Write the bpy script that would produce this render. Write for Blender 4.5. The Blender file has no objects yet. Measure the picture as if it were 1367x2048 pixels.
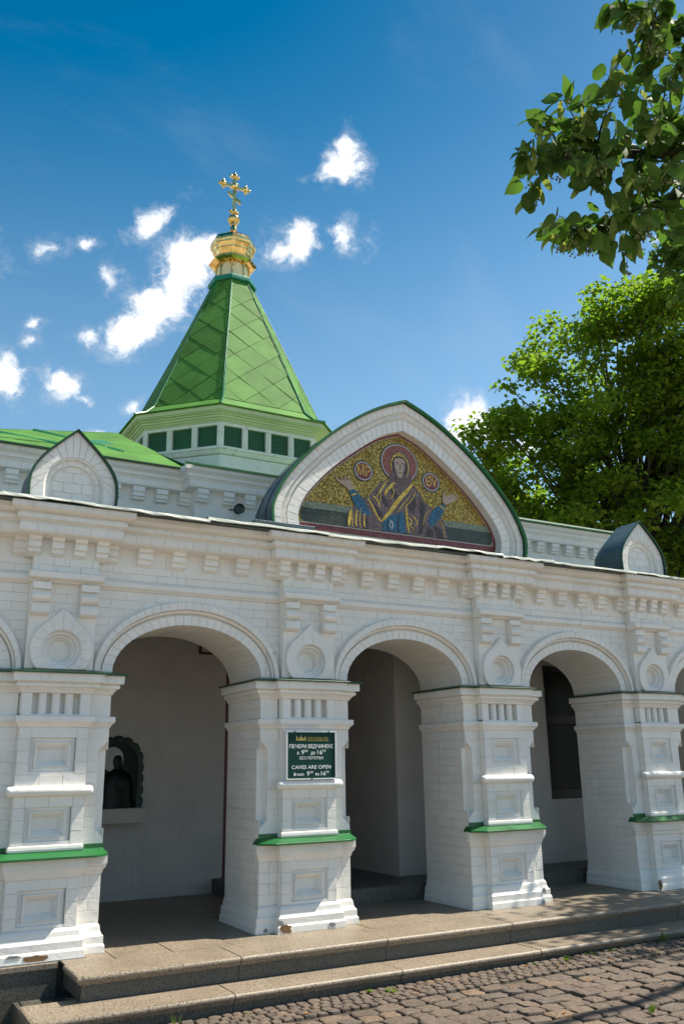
import bpy, bmesh, math, random
import numpy as np
from mathutils import Vector, Matrix
rnd = random.Random(7)
scene = bpy.context.scene
COL = scene.collection
R = math.radians

# ------------------------------------------------------------------ camera
def cam_axes(yaw, pitch, roll):
    f = Vector((math.sin(yaw)*math.cos(pitch), math.cos(yaw)*math.cos(pitch), math.sin(pitch)))
    r = Vector((math.cos(yaw), -math.sin(yaw), 0)); u = r.cross(f)
    c, s = math.cos(roll), math.sin(roll)
    return r*c+u*s, u*c-r*s, f
CAM = Vector((-1.274, -6.5053, 1.2167))
cr, cu, cf = cam_axes(.5071, .2810, -.0143)
cd = bpy.data.cameras.new('camera'); cam = bpy.data.objects.new('camera', cd); COL.objects.link(cam)
m = Matrix((cr, cu, -cf)).transposed().to_4x4(); m.translation = CAM
cam.matrix_world = m
cd.sensor_fit = 'VERTICAL'; cd.sensor_height = 36; cd.lens = 1740.96/2048*36
cd.clip_start = .05; cd.clip_end = 3000
scene.camera = cam
def pixdir(px, py):                      # direction of a photo pixel, for placing clouds in the sky
    return (cf + cr*((px-683.5)/1740.96) - cu*((py-1024)/1740.96)).normalized()

# ------------------------------------------------------------------ sun, sky, exposure
SUN = Vector((.60, -.130, 1.0)).normalized()
sd = bpy.data.lights.new('sun', 'SUN'); sd.energy = 4.7; sd.angle = R(.5); sd.color = (1, .93, .80)
so = bpy.data.objects.new('sun', sd); COL.objects.link(so)
so.rotation_euler = SUN.to_track_quat('Z', 'Y').to_euler(); so.location = SUN*40
scene.view_settings.view_transform = 'Standard'; scene.view_settings.look = 'None'
scene.view_settings.gamma = 1; scene.view_settings.exposure = .86
scene.view_settings.use_curve_mapping = False

class NT:
    """small helper to write node trees"""
    def __init__(s, tree): s.t = tree; s.n = tree.nodes; s.l = tree.links
    def new(s, typ, **kw):
        n = s.n.new(typ)
        for k, v in kw.items():
            if k[0] == '_' : 
                i = k[1:]; i = int(i) if i.isdigit() else i
                s.put(n.inputs[i], v)
            else: setattr(n, k, v)
        return n
    def put(s, sock, v):
        if hasattr(v, 'is_output') : s.l.new(v, sock)
        elif isinstance(v, bpy.types.Node): s.l.new(v.outputs[0], sock)
        else: sock.default_value = v
    def math(s, op, a, b=None, c=None, clamp=False):
        n = s.n.new('ShaderNodeMath'); n.operation = op; n.use_clamp = clamp
        for i, v in enumerate((a, b, c)):
            if v is not None: s.put(n.inputs[i], v)
        return n.outputs[0]
    def vmath(s, op, a, b=None, out=0):
        n = s.n.new('ShaderNodeVectorMath'); n.operation = op
        s.put(n.inputs[0], a)
        if b is not None: s.put(n.inputs[1], b)
        return n.outputs[out]
    def ramp(s, fac, stops, interp='LINEAR'):
        n = s.n.new('ShaderNodeValToRGB'); n.color_ramp.interpolation = interp
        e = n.color_ramp.elements
        while len(e) < len(stops): e.new(.5)
        for i, (p, c) in enumerate(stops):
            e[i].position = p; e[i].color = c if len(c) == 4 else (*c, 1)
        s.put(n.inputs[0], fac); return n.outputs[0]
    def mix(s, fac, a, b, blend='MIX'):
        n = s.n.new('ShaderNodeMix'); n.data_type = 'RGBA'; n.blend_type = blend
        s.put(n.inputs[0], fac)
        for i, v in ((6, a), (7, b)):
            if isinstance(v, tuple) and len(v) == 3: v = (*v, 1)
            s.put(n.inputs[i], v)
        return n.outputs[2]
    def noise(s, vec, scale, detail=3, rough=.55, dist=0):
        n = s.n.new('ShaderNodeTexNoise'); s.put(n.inputs['Vector'], vec)
        n.inputs['Scale'].default_value = scale; n.inputs['Detail'].default_value = detail
        n.inputs['Roughness'].default_value = rough; n.inputs['Distortion'].default_value = dist
        return n.outputs[0]

world = bpy.data.worlds.new('World'); scene.world = world; world.use_nodes = True
w = NT(world.node_tree); w.n.clear()
sky = w.new('ShaderNodeTexSky', sky_type='NISHITA', sun_disc=False)
sky.sun_elevation = math.asin(SUN.z); sky.sun_rotation = math.atan2(SUN.x, SUN.y)
sky.altitude = 150; sky.air_density = 1.0; sky.dust_density = 1.2; sky.ozone_density = 2.0
hs = w.new('ShaderNodeHueSaturation'); hs.inputs['Saturation'].default_value = 1.42; hs.inputs['Value'].default_value = 1.0
hs.inputs['Hue'].default_value = .482
w.l.new(sky.outputs[0], hs.inputs['Color'])
tc = w.new('ShaderNodeTexCoord'); D = tc.outputs['Generated']
# clear deep blue overhead, paler and less saturated low down
zz = w.new('ShaderNodeSeparateXYZ', _0=D).outputs[2]
for sock, lo_, hi_ in (('Saturation', 1.12, 1.72), ('Value', 1.12, .66)):
    g = w.new('ShaderNodeMapRange', interpolation_type='SMOOTHSTEP'); w.put(g.inputs[0], zz)
    g.inputs[1].default_value = .34; g.inputs[2].default_value = .84; g.inputs[3].default_value = lo_; g.inputs[4].default_value = hi_
    w.l.new(g.outputs[0], hs.inputs[sock])
warp = w.new('ShaderNodeTexNoise'); w.put(warp.inputs['Vector'], D); warp.inputs['Scale'].default_value = 22; warp.inputs['Detail'].default_value = 4
wv = w.vmath('SUBTRACT', warp.outputs['Color'], (.5, .5, .5))
wv = w.vmath('MULTIPLY', wv, (.030, .030, .030))
DW = w.vmath('ADD', D, wv)
# each cloud: photo position, half sizes in photo pixels, tilt in degrees, weight
CL = [(680, 340, 48, 62, 80, 1.2), (688, 300, 30, 30, 0, .8), (604, 480, 62, 46, 20, 1.2), (565, 500, 44, 26, 10, .8), (690, 480, 34, 48, 70, .9), (372, 545, 74, 92, -30, 1.3), (408, 505, 52, 46, 20, 1.1), (262, 665, 62, 44, 20, 1.25), (325, 612, 76, 54, 30, 1.3),
      (308, 444, 68, 26, 28, .9), (178, 484, 32, 14, 20, .6), (222, 548, 26, 34, 80, .74), (100, 498, 18, 34, 80, .62), (185, 672, 36, 22, 40, .66),
      (8, 752, 48, 58, 0, 1.15), (125, 765, 50, 36, -30, 1.0), (165, 800, 30, 20, -40, .75), (72, 637, 24, 13, 20, .62), (58, 680, 15, 18, 0, .58), (270, 818, 20, 14, 30, .55), (205, 862, 40, 12, 0, .6),
      (935, 838, 66, 58, 30, 1.3), (990, 855, 50, 36, 0, .9), (900, 868, 36, 30, 0, .9), (1045, 905, 60, 50, 0, .8), (1312, 478, 26, 12, 20, .6),
      (-160, 500, 120, 70, 20, 1), (-300, 800, 160, 80, 0, 1), (1750, 600, 160, 70, 0, 1), (2200, 900, 250, 90, 0, 1), (-700, 300, 200, 120, 0, 1), (300, -500, 220, 130, 30, 1), (-1500, 900, 400, 150, 0, 1)]
mask = None
def add_cloud(d, t1, t2, wt):
    global mask
    a = w.vmath('DOT_PRODUCT', DW, tuple(t1), 1); b = w.vmath('DOT_PRODUCT', DW, tuple(t2), 1); c = w.vmath('DOT_PRODUCT', DW, tuple(d), 1)
    r2 = w.math('ADD', w.math('MULTIPLY', a, a), w.math('MULTIPLY', b, b))
    v = w.math('SUBTRACT', 1.0, w.math('SQRT', r2))
    v = w.math('MULTIPLY', v, wt)
    g = w.math('GREATER_THAN', c, 0.0)
    v = w.math('MULTIPLY_ADD', v, g, w.math('SUBTRACT', g, 1.0))
    mask = v if mask is None else w.math('MAXIMUM', mask, v)
for (px, py, a, b, ang, wt) in CL:
    d = pixdir(px, py); t1 = cr - d*cr.dot(d); t1.normalize(); t2 = d.cross(t1)*-1
    k = 1740.96*1.12/math.sqrt(1+((px-683.5)/1740.96)**2+((py-1024)/1740.96)**2)
    ca, sa = math.cos(R(ang)), math.sin(R(ang))
    add_cloud(d, (t1*ca+t2*sa)*(k/a), (t2*ca-t1*sa)*(k/b), wt)
for i in range(8):                      # the same kind of puffs round the rest of the sky
    az = R(150+i*30+rnd.uniform(-8, 8)); el = R(rnd.uniform(14, 55))
    d = Vector((math.sin(az)*math.cos(el), math.cos(az)*math.cos(el), math.sin(el)))
    t1 = Vector((math.cos(az), -math.sin(az), 0)); t2 = d.cross(t1)*-1
    s = rnd.uniform(.07, .16); add_cloud(d, t1/s, t2/(s*.55), 1)
n1 = w.noise(DW, 24, 12, .68); n2 = w.noise(DW, 55, 6, .6)
fade = w.math('SMOOTH_MIN', w.math('MAXIMUM', w.math('MULTIPLY_ADD', mask, 1.7, .75), 0.0), 1.0, .2)
nn = w.math('ADD', w.math('MULTIPLY', w.math('SUBTRACT', n1, .50), 3.0), w.math('MULTIPLY', w.math('SUBTRACT', n2, .5), .7))
dens = w.math('MULTIPLY', w.math('ADD', w.math('MULTIPLY', mask, 1.1), nn), fade)
mr = w.new('ShaderNodeMapRange', interpolation_type='SMOOTHSTEP'); w.put(mr.inputs[0], dens)
mr.inputs[1].default_value = .0; mr.inputs[2].default_value = .95
thin = w.math('MULTIPLY', mr.outputs[0], .98)
# faint high cirrus everywhere
mp = w.new('ShaderNodeMapping'); w.put(mp.inputs[0], D); mp.inputs['Scale'].default_value = (1.0, 2.4, 1.6); mp.inputs['Rotation'].default_value = (.3, .2, .6)
ci = w.noise(mp.outputs[0], 2.6, 7, .6, .4)
cm = w.new('ShaderNodeMapRange', interpolation_type='SMOOTHSTEP'); w.put(cm.inputs[0], ci); cm.inputs[1].default_value = .50; cm.inputs[2].default_value = .85; cm.inputs[4].default_value = .13
veil = w.new('ShaderNodeMapRange', interpolation_type='SMOOTHSTEP'); w.put(veil.inputs[0], w.math('ADD', mask, w.math('MULTIPLY', w.math('SUBTRACT', n1, .5), 4.5)))
veil.inputs[1].default_value = -.35; veil.inputs[2].default_value = .9; veil.inputs[4].default_value = .26
cov = w.math('MAXIMUM', w.math('MAXIMUM', thin, veil.outputs[0]), cm.outputs[0])
shade = w.math('ADD', .62, w.math('MULTIPLY', w.math('SMOOTH_MIN', dens, 1.0, .3), .38))
cloudc = w.mix(1.0, (9.0, 9.1, 9.3), shade, 'MULTIPLY')
skyc = w.mix(cov, hs.outputs[0], cloudc)
bg = w.new('ShaderNodeBackground'); w.put(bg.inputs[0], skyc); bg.inputs[1].default_value = .088
wo = w.new('ShaderNodeOutputWorld'); w.l.new(bg.outputs[0], wo.inputs[0])

# ------------------------------------------------------------------ materials
def material(name, rough=.6, metal=0.0):
    mt = bpy.data.materials.new(name); mt.use_nodes = True
    t = NT(mt.node_tree); b = t.n['Principled BSDF']
    b.inputs['Roughness'].default_value = rough; b.inputs['Metallic'].default_value = metal
    t.b = b; t.pos = t.new('ShaderNodeNewGeometry').outputs['Position']; t.mat = mt
    return t
def bump(t, h, strength=.3, dist=.01, normal=None):
    n = t.new('ShaderNodeBump'); n.inputs['Strength'].default_value = strength; n.inputs['Distance'].default_value = dist
    t.put(n.inputs['Height'], h)
    if normal is not None: t.put(n.inputs['Normal'], normal)
    t.put(t.b.inputs['Normal'], n.outputs[0])
def rounded(t, r=.005):
    n = t.new('ShaderNodeBevel', samples=3); n.inputs['Radius'].default_value = r; return n.outputs[0]
def sepz(t): return t.new('ShaderNodeSeparateXYZ', _0=t.pos).outputs[2]

def paint(name, col, rough=.5, var=.12, flake=None, flake_amt=.62, grain=.25, bev=.005, stain=None, drip=None, piece=0):
    t = material(name, rough)
    n = t.noise(t.pos, 3.1, 6, .6); n2 = t.noise(t.pos, 38, 4, .6)
    c = t.mix(t.ramp(n, [(.3, (0, 0, 0)), (.7, (1, 1, 1))]), tuple(v*(1-var) for v in col), tuple(min(1, v*(1+var*.6)) for v in col))
    c = t.mix(t.math('MULTIPLY', t.math('SUBTRACT', n2, .45), .35, clamp=True), c, tuple(v*.72 for v in col))
    if stain:
        st = t.noise(t.pos, 2.2, 5, .62, .6)
        c = t.mix(t.ramp(st, [(.60, (0, 0, 0)), (.80, (.55, .55, .55))]), c, stain)
    if drip:                                 # run-down dirt: streaks much longer than wide, broken up by a broad noise
        mp = t.new('ShaderNodeMapping'); t.put(mp.inputs[0], t.pos); mp.inputs['Scale'].default_value = (11, 11, .9)
        dn = t.noise(mp.outputs[0], 2.0, 5, .6); br = t.noise(t.pos, 1.3, 3, .5)
        k = t.math('MULTIPLY', t.ramp(dn, [(.56, (0, 0, 0)), (.74, (1, 1, 1))]), t.ramp(br, [(.45, (0, 0, 0)), (.65, (.55, .55, .55))]))
        c = t.mix(k, c, drip)
    if flake:
        f = t.noise(t.pos, 21, 8, .72, .5)
        c = t.mix(t.ramp(f, [(flake_amt, (0, 0, 0)), (flake_amt+.035, (1, 1, 1))]), c, flake)
    if piece:                                # every sheet or brick weathers a little differently
        oi = t.new('ShaderNodeObjectInfo').outputs['Random']
        c = t.mix(1.0, c, t.ramp(oi, [(0, (1-piece,)*3), (1, (1, 1, 1))]), 'MULTIPLY')
    t.put(t.b.inputs['Base Color'], c)
    h = t.math('ADD', t.noise(t.pos, 16, 5, .6), t.math('MULTIPLY', t.noise(t.pos, 140, 3, .6), .35))
    bump(t, h, grain, .008, rounded(t, bev) if bev else None)
    return t.mat
M = {}
M['white'] = paint('white_paint', (.83, .80, .745), .55, .08, stain=(.62, .63, .52), grain=.55, bev=.006, drip=(.40, .39, .31), flake=(.47, .45, .40), flake_amt=.755, piece=.04)
M['white_old'] = paint('flaking_white_paint', (.77, .755, .66), .65, .10, flake=(.28, .26, .22), flake_amt=.60, grain=.4, stain=(.60, .60, .44))
M['cream_green'] = paint('pale_green_trim_paint', (.55, .62, .35), .55, .12, flake=(.36, .40, .22), flake_amt=.66)
M['green'] = paint('green_metal_paint', (.012, .135, .030), .38, .22, grain=.3, flake=(.20, .27, .17), flake_amt=.69, stain=(.02, .075, .025), drip=(.03, .05, .025))
M['green_dark'] = paint('dark_green_metal_paint', (.006, .060, .022), .32, .15, grain=.12)
M['roof'] = paint('light_green_roof_paint', (.085, .235, .036), .7, .28, flake=(.50, .56, .40), flake_amt=.71, grain=.30, stain=(.09, .24, .05), drip=(.06, .16, .04), piece=.24)
M['roof'].node_tree.nodes['Principled BSDF'].inputs['Specular IOR Level'].default_value = .22
M['roof_ridge'] = paint('green_ridge_paint', (.02, .17, .06), .4, .2, flake=(.55, .58, .48), flake_amt=.62, grain=.3)
M['teal'] = paint('teal_green_paint', (.003, .20, .13), .5, .2, flake=(.55, .62, .52), flake_amt=.655, grain=.3)
M['shutter'] = paint('dark_green_shutter_paint', (.008, .085, .024), .55, .3, grain=.3)
M['barrel'] = paint('weathered_blue_green_sheet', (.058, .095, .104), .40, .3, flake=(.15, .20, .20), flake_amt=.66, grain=.3, stain=(.08, .13, .125))
M['edge'] = paint('pale_flashing_paint', (.66, .69, .60), .5, .18, flake=(.10, .12, .10), flake_amt=.66, grain=.4)
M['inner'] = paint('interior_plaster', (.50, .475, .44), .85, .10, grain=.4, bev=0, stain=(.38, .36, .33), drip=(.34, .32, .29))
M['redwood'] = paint('dark_red_wood', (.10, .012, .012), .5, .15, bev=0)
M['black'] = paint('black_metal', (.012, .012, .013), .5, .2, bev=0)
M['bark'] = paint('bark', (.055, .045, .035), .85, .35, grain=.9, bev=0)
M['twig'] = paint('twig_bark', (.05, .055, .03), .8, .3, grain=.5, bev=0)
M['brick_bare'] = paint('bare_brown_brick', (.20, .115, .05), .9, .4, grain=.9, bev=0, stain=(.10, .06, .035))
M['mortar'] = paint('bare_grey_render', (.27, .28, .28), .9, .3, grain=.8, bev=0)
def gold():
    t = material('gilded_metal', .12, 1.0)
    n = t.ramp(t.noise(t.pos, 10, 5, .6), [(.38, (0, 0, 0)), (.62, (1, 1, 1))])
    t.put(t.b.inputs['Base Color'], t.mix(n, (.60, .36, .10), (.96, .72, .30)))  # light and dark patches painted in for the uneven reflections of the gilding
    bump(t, t.noise(t.pos, 11, 4, .55), .32, .03)
    return t.mat
M['gold'] = gold()
def granite(name, a, b, dark, rough=.5, stain=.25):
    t = material(name, rough)
    n = t.noise(t.pos, 130, 3, .7); n2 = t.noise(t.pos, 2.6, 5, .6); v = t.new('ShaderNodeTexVoronoi', _Vector=t.pos); v.inputs['Scale'].default_value = 190
    c = t.mix(t.ramp(n, [(.38, (0, 0, 0)), (.62, (1, 1, 1))]), a, b)
    c = t.mix(t.ramp(v.outputs['Color'], [(.66, (0, 0, 0)), (.74, (1, 1, 1))]), c, dark)
    c = t.mix(t.math('MULTIPLY', t.ramp(n2, [(.42, (0, 0, 0)), (.72, (1, 1, 1))]), stain), c, tuple(x*.45 for x in a))
    t.put(t.b.inputs['Base Color'], c)
    bump(t, t.math('ADD', n, t.math('MULTIPLY', n2, .4)), .35, .004, rounded(t, .006))
    return t.mat
M['granite'] = granite('warm_granite', (.225, .177, .122), (.35, .285, .21), (.055, .045, .036), stain=.4)
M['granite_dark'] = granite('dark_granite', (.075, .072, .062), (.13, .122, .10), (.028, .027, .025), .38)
def stone():
    t = material('cobble_stone', .7)
    oi = t.new('ShaderNodeObjectInfo').outputs['Random']; isl = t.new('ShaderNodeNewGeometry').outputs['Random Per Island']
    k = t.math('FRACT', t.math('ADD', t.math('MULTIPLY', oi, 7.31), isl))
    c = t.ramp(k, [(0, (.110, .080, .060)), (.25, (.172, .122, .090)), (.45, (.145, .118, .098)), (.62, (.205, .142, .104)), (.80, (.15, .112, .087)), (.93, (.235, .162, .108)), (1, (.33, .20, .105))])
    n = t.noise(t.pos, 60, 5, .65); n2 = t.noise(t.pos, 9, 4, .6)
    c = t.mix(t.math('MULTIPLY', n, .5), c, (.21, .155, .11)); c = t.mix(t.math('MULTIPLY', n2, .75), c, (.04, .029, .021))
    t.put(t.b.inputs['Base Color'], c)
    bump(t, t.math('ADD', t.noise(t.pos, 34, 6, .7), n2), .9, .018)
    return t.mat
M['stone'] = stone()
def soil():
    t = material('joint_soil', .95)
    n = t.noise(t.pos, 40, 5, .65); g = t.noise(t.pos, 1.4, 5, .6)
    c = t.mix(n, (.035, .027, .018), (.095, .072, .048)); c = t.mix(t.ramp(g, [(.52, (0, 0, 0)), (.66, (.8, .8, .8))]), c, (.045, .062, .015))
    t.put(t.b.inputs['Base Color'], c); bump(t, n, .8, .02); return t.mat
M['soil'] = soil()
def paving():  # unseen ground beyond the cobbles, made pale to bounce light onto the walls
    t = material('pale_bounce_paving', .8)
    br = t.new('ShaderNodeTexBrick', _Vector=t.pos); br.inputs['Scale'].default_value = 1.6; br.inputs['Mortar Size'].default_value = .012
    br.inputs['Color1'].default_value = (.40, .35, .285, 1); br.inputs['Color2'].default_value = (.33, .29, .24, 1); br.inputs['Mortar'].default_value = (.12, .10, .08, 1)
    c = t.mix(t.math('MULTIPLY', t.noise(t.pos, 5, 6, .65), .5), br.outputs[0], (.26, .22, .175))
    t.put(t.b.inputs['Base Color'], c); bump(t, t.noise(t.pos, 60, 4, .6), .3, .01); return t.mat
M['paving'] = paving()
def leafmat(name, a, b, trans=.5, gloss=.45, rim=None):
    t = material(name, gloss)
    isl = t.new('ShaderNodeNewGeometry').outputs['Random Per Island']; oi = t.new('ShaderNodeObjectInfo').outputs['Random']
    k = t.math('FRACT', t.math('ADD', isl, t.math('MULTIPLY', oi, 5.7)))
    n = t.noise(t.pos, 2.0, 3, .5)
    c = t.mix(t.math('MULTIPLY', t.math('ADD', k, n), .5), a, b)
    t.put(t.b.inputs['Base Color'], c)
    t.b.inputs['Specular IOR Level'].default_value = .22
    tr = t.new('ShaderNodeBsdfTranslucent'); t.put(tr.inputs[0], t.mix(.5, c, (a[0]*2.2, b[1]*1.35, a[2]*.8)))
    mx = t.new('ShaderNodeMixShader'); mx.inputs[0].default_value = trans
    t.l.new(t.b.outputs[0], mx.inputs[1]); t.l.new(tr.outputs[0], mx.inputs[2])
    t.l.new(mx.outputs[0], t.n['Material Output'].inputs[0]); return t.mat
M['leaf'] = leafmat('tree_leaf', (.092, .155, .018), (.30, .325, .036), .66, .6)
M['leaf_near'] = leafmat('linden_leaf', (.050, .108, .022), (.140, .205, .040), .46, .62)
M['bract'] = leafmat('linden_bract', (.20, .28, .065), (.27, .35, .10), .45)
M['berry'] = paint('linden_berry', (.15, .17, .06), .6, .3, bev=0)
M['weed'] = leafmat('weed_leaf', (.10, .17, .02), (.20, .28, .04), .4)
M['dry'] = leafmat('dry_leaf', (.42, .17, .04), (.55, .30, .07), .3)
def plain(name, col, rough=.5, metal=0, var=.12):
    t = material(name, rough, metal); n = t.noise(t.pos, 30, 4, .6)
    t.put(t.b.inputs['Base Color'], t.mix(n, tuple(v*(1-var) for v in col), tuple(min(1, v*(1+var)) for v in col))); return t.mat
M['sign_green'] = plain('sign_green', (.003, .042, .030), .6); M['sign_green'].node_tree.nodes['Principled BSDF'].inputs['Specular IOR Level'].default_value = .2
M['sign_frame'] = plain('sign_frame_metal', (.75, .75, .74), .35, .2)
M['letter'] = plain('white_lettering', (.82, .84, .82), .5)
M['gold_print'] = plain('gold_lettering', (.50, .38, .10), .4, .3)
M['window_dark'] = plain('dark_window_glass', (.003, .010, .006), .35); M['window_dark'].node_tree.nodes['Principled BSDF'].inputs['Specular IOR Level'].default_value = .15
M['bronze'] = plain('dark_green_bronze', (.003, .006, .005), .4, .5)
M['bronze_frame'] = plain('green_patina_bronze', (.006, .028, .022), .45, .4)
M['halo_pale'] = plain('pale_halo', (.42, .46, .44), .6)
def tess(name, cols, metal=0.0, rough=.35, scale=95, grout=.45):
    """small mosaic cubes: colour varies cell by cell, each with its own slight tilt"""
    t = material(name, rough, metal)
    v = t.new('ShaderNodeTexVoronoi', _Vector=t.pos); v.inputs['Scale'].default_value = scale; v.inputs['Randomness'].default_value = .5
    e = t.new('ShaderNodeTexVoronoi', _Vector=t.pos, feature='DISTANCE_TO_EDGE'); e.inputs['Scale'].default_value = scale; e.inputs['Randomness'].default_value = .5
    s = t.new('ShaderNodeSeparateColor', _0=v.outputs['Color'])
    st = [(i/max(1, len(cols)-1), c) for i, c in enumerate(cols)]
    c = t.ramp(s.outputs[0], st)
    c = t.mix(t.math('MULTIPLY', t.ramp(e.outputs[0], [(0, (1, 1, 1)), (.12, (0, 0, 0))]), grout), c, (.03, .025, .02))
    t.put(t.b.inputs['Base Color'], c)
    geo = t.new('ShaderNodeNewGeometry')
    off = t.vmath('MULTIPLY', t.vmath('SUBTRACT', v.outputs['Color'], (.5, .5, .5)), (.34, .22, .34) if metal else (.2, .1, .2))
    t.put(t.b.inputs['Normal'], t.vmath('NORMALIZE', t.vmath('ADD', geo.outputs['Normal'], off)))
    return t.mat
M['m_gold'] = tess('gold_tesserae', [(.155, .085, .014), (.24, .14, .022), (.33, .205, .036), (.66, .47, .13)], .6, .32, 105)
M['m_red'] = tess('dark_red_tesserae', [(.13, .014, .016), (.21, .028, .026), (.27, .06, .05)])
M['m_white'] = tess('pale_tesserae', [(.40, .40, .40), (.55, .55, .55)], scale=110, grout=.2)
M['m_blueblack'] = tess('blue_black_tesserae', [(.012, .018, .028), (.03, .04, .055)])
M['m_halo'] = tess('rose_tesserae', [(.19, .048, .032), (.27, .075, .048), (.33, .12, .07)])
M['m_purple'] = tess('purple_tesserae', [(.085, .045, .045), (.15, .088, .080), (.24, .155, .135)])
M['m_purple_dark'] = tess('dark_purple_tesserae', [(.032, .015, .016), (.065, .034, .033)])
M['m_blue'] = tess('blue_tesserae', [(.005, .055, .12), (.012, .11, .20), (.025, .17, .28)])
M['m_blue_dark'] = tess('dark_blue_tesserae', [(.003, .018, .04), (.006, .035, .07)])
M['m_skin'] = tess('skin_tesserae', [(.34, .23, .165), (.44, .31, .23), (.52, .39, .31)], scale=130, grout=.2)
M['m_skin_dark'] = tess('shaded_skin_tesserae', [(.10, .055, .04), (.15, .09, .065)], scale=130, grout=.2)
M['m_grass'] = tess('dark_green_tesserae', [(.016, .024, .012), (.035, .045, .024), (.055, .062, .036)])
M['m_stone'] = tess('grey_green_tesserae', [(.12, .15, .105), (.19, .22, .15), (.26, .28, .19)])
M['m_trim'] = tess('bright_gold_tesserae', [(.42, .24, .03), (.62, .38, .06), (.78, .52, .12)], .55, .3, 120, .2)

# ------------------------------------------------------------------ mesh helpers
class MB:
    def __init__(s): s.v = []; s.f = []
    def add(s, vs, fs):
        o = len(s.v); s.v += [tuple(p) for p in vs]; s.f += [tuple(i+o for i in f) for f in fs]; return s
    def box(s, x0, x1, y0, y1, z0, z1):
        return s.add([(x0,y0,z0),(x1,y0,z0),(x1,y1,z0),(x0,y1,z0),(x0,y0,z1),(x1,y0,z1),(x1,y1,z1),(x0,y1,z1)],
                     [(0,3,2,1),(4,5,6,7),(0,1,5,4),(1,2,6,5),(2,3,7,6),(3,0,4,7)])
    def loft(s, rings, caps=True):
        n = len(rings[0]); vs = [p for r in rings for p in r]; fs = []
        for k in range(len(rings)-1):
            for i in range(n):
                j = (i+1) % n; fs.append((k*n+i, k*n+j, (k+1)*n+j, (k+1)*n+i))
        if caps: fs.append(tuple(range(n))[::-1]); fs.append(tuple((len(rings)-1)*n+i for i in range(n)))
        return s.add(vs, fs)
    def prism_z(s, poly, z0, z1): return s.loft([[(x, y, z0) for x, y in poly], [(x, y, z1) for x, y in poly]])
    def prism_y(s, poly, y0, y1): return s.loft([[(x, y0, z) for x, z in poly], [(x, y1, z) for x, z in poly]])
    def prism_x(s, poly, x0, x1): return s.loft([[(x0, y, z) for y, z in poly], [(x1, y, z) for y, z in poly]])
    def sweep(s, path, prof, closed=False, ends=True):
        """profile (outward offset, z) carried along a plan path with mitred corners; outward is to the right of the path"""
        n = len(path); rings = []
        for i in range(n):
            p = Vector(path[i])
            a = Vector(path[i-1]) if (closed or i > 0) else None
            b = Vector(path[(i+1) % n]) if (closed or i < n-1) else None
            ns = []
            if a is not None: d = (p-a).normalized(); ns.append(Vector((d.y, -d.x)))
            if b is not None: d = (b-p).normalized(); ns.append(Vector((d.y, -d.x)))
            mv = ns[0] if len(ns) == 1 else (ns[0]+ns[1])/(1+ns[0].dot(ns[1]))
            rings.append([(p.x+mv.x*o, p.y+mv.y*o, z) for o, z in prof])
        k = len(prof); vs = [q for r in rings for q in r]; fs = []
        for i in range(n if closed else n-1):
            j = (i+1) % n
            for t in range(k-1): fs.append((i*k+t, j*k+t, j*k+t+1, i*k+t+1))
        if not closed and ends: fs.append(tuple(range(k))); fs.append(tuple((n-1)*k+t for t in range(k))[::-1])
        return s.add(vs, fs)
    def lathe(s, prof, c=(0,0,0), n=16, a0=0.0, axis='z'):
        rings = []
        for r, z in prof:
            ring = []
            for i in range(n):
                a = a0+2*math.pi*i/n
                if axis == 'z': ring.append((c[0]+r*math.cos(a), c[1]+r*math.sin(a), c[2]+z))
                elif axis == 'x': ring.append((c[0]+z, c[1]+r*math.cos(a), c[2]+r*math.sin(a)))
                else: ring.append((c[0]+r*math.cos(a), c[1]+z, c[2]+r*math.sin(a)))
            rings.append(ring)
        return s.loft(rings)
    def tube(s, pts, rad, n=6):
        pts = [Vector(p) for p in pts]; rings = []
        for i, p in enumerate(pts):
            d = (pts[min(i+1, len(pts)-1)]-pts[max(i-1, 0)]).normalized()
            u = d.cross(Vector((0, 0, 1)) if abs(d.z) < .9 else Vector((1, 0, 0))).normalized(); v = d.cross(u)
            r = rad[i] if isinstance(rad, (list, tuple)) else rad
            rings.append([tuple(p+u*(r*math.cos(2*math.pi*k/n))+v*(r*math.sin(2*math.pi*k/n))) for k in range(n)])
        return s.loft(rings)
    def sphere(s, c, r, n=10, m=6):
        return s.lathe([(max(1e-4, r*math.sin(math.pi*i/m)), -r*math.cos(math.pi*i/m)) for i in range(m+1)], c, n)

WPOS = {}
def mesh(name, mb, mat, origin=(0,0,0), smooth=None):
    me = bpy.data.meshes.new(name)
    ox, oy, oz = origin
    me.from_pydata([(x-ox, y-oy, z-oz) for x, y, z in mb.v], [], mb.f)
    bm = bmesh.new(); bm.from_mesh(me); bmesh.ops.recalc_face_normals(bm, faces=bm.faces); bm.to_mesh(me); bm.free()
    me.materials.append(mat)
    if smooth:
        for p in me.polygons: p.use_smooth = True
        me.set_sharp_from_angle(angle=R(smooth))
    return me
def wpos(o):
    return WPOS.get(o.name, Vector((0,0,0))) if o else Vector((0,0,0))
def put(name, me, parent=None, loc=(0,0,0)):
    o = bpy.data.objects.new(name, me); COL.objects.link(o)
    loc = Vector(loc); o.parent = parent
    o.location = loc - wpos(parent); WPOS[o.name] = loc
    return o
def obj(name, mb, mat, parent=None, loc=None, smooth=None):
    loc = Vector(loc) if loc is not None else wpos(parent)
    return put(name, mesh(name, mb, mat, loc, smooth), parent, loc)
def tag(o, label=None, cat=None, group=None, kind=None):
    for k, v in (('label', label), ('category', cat), ('group', group), ('kind', kind)):
        if v: o[k] = v
    return o
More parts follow.
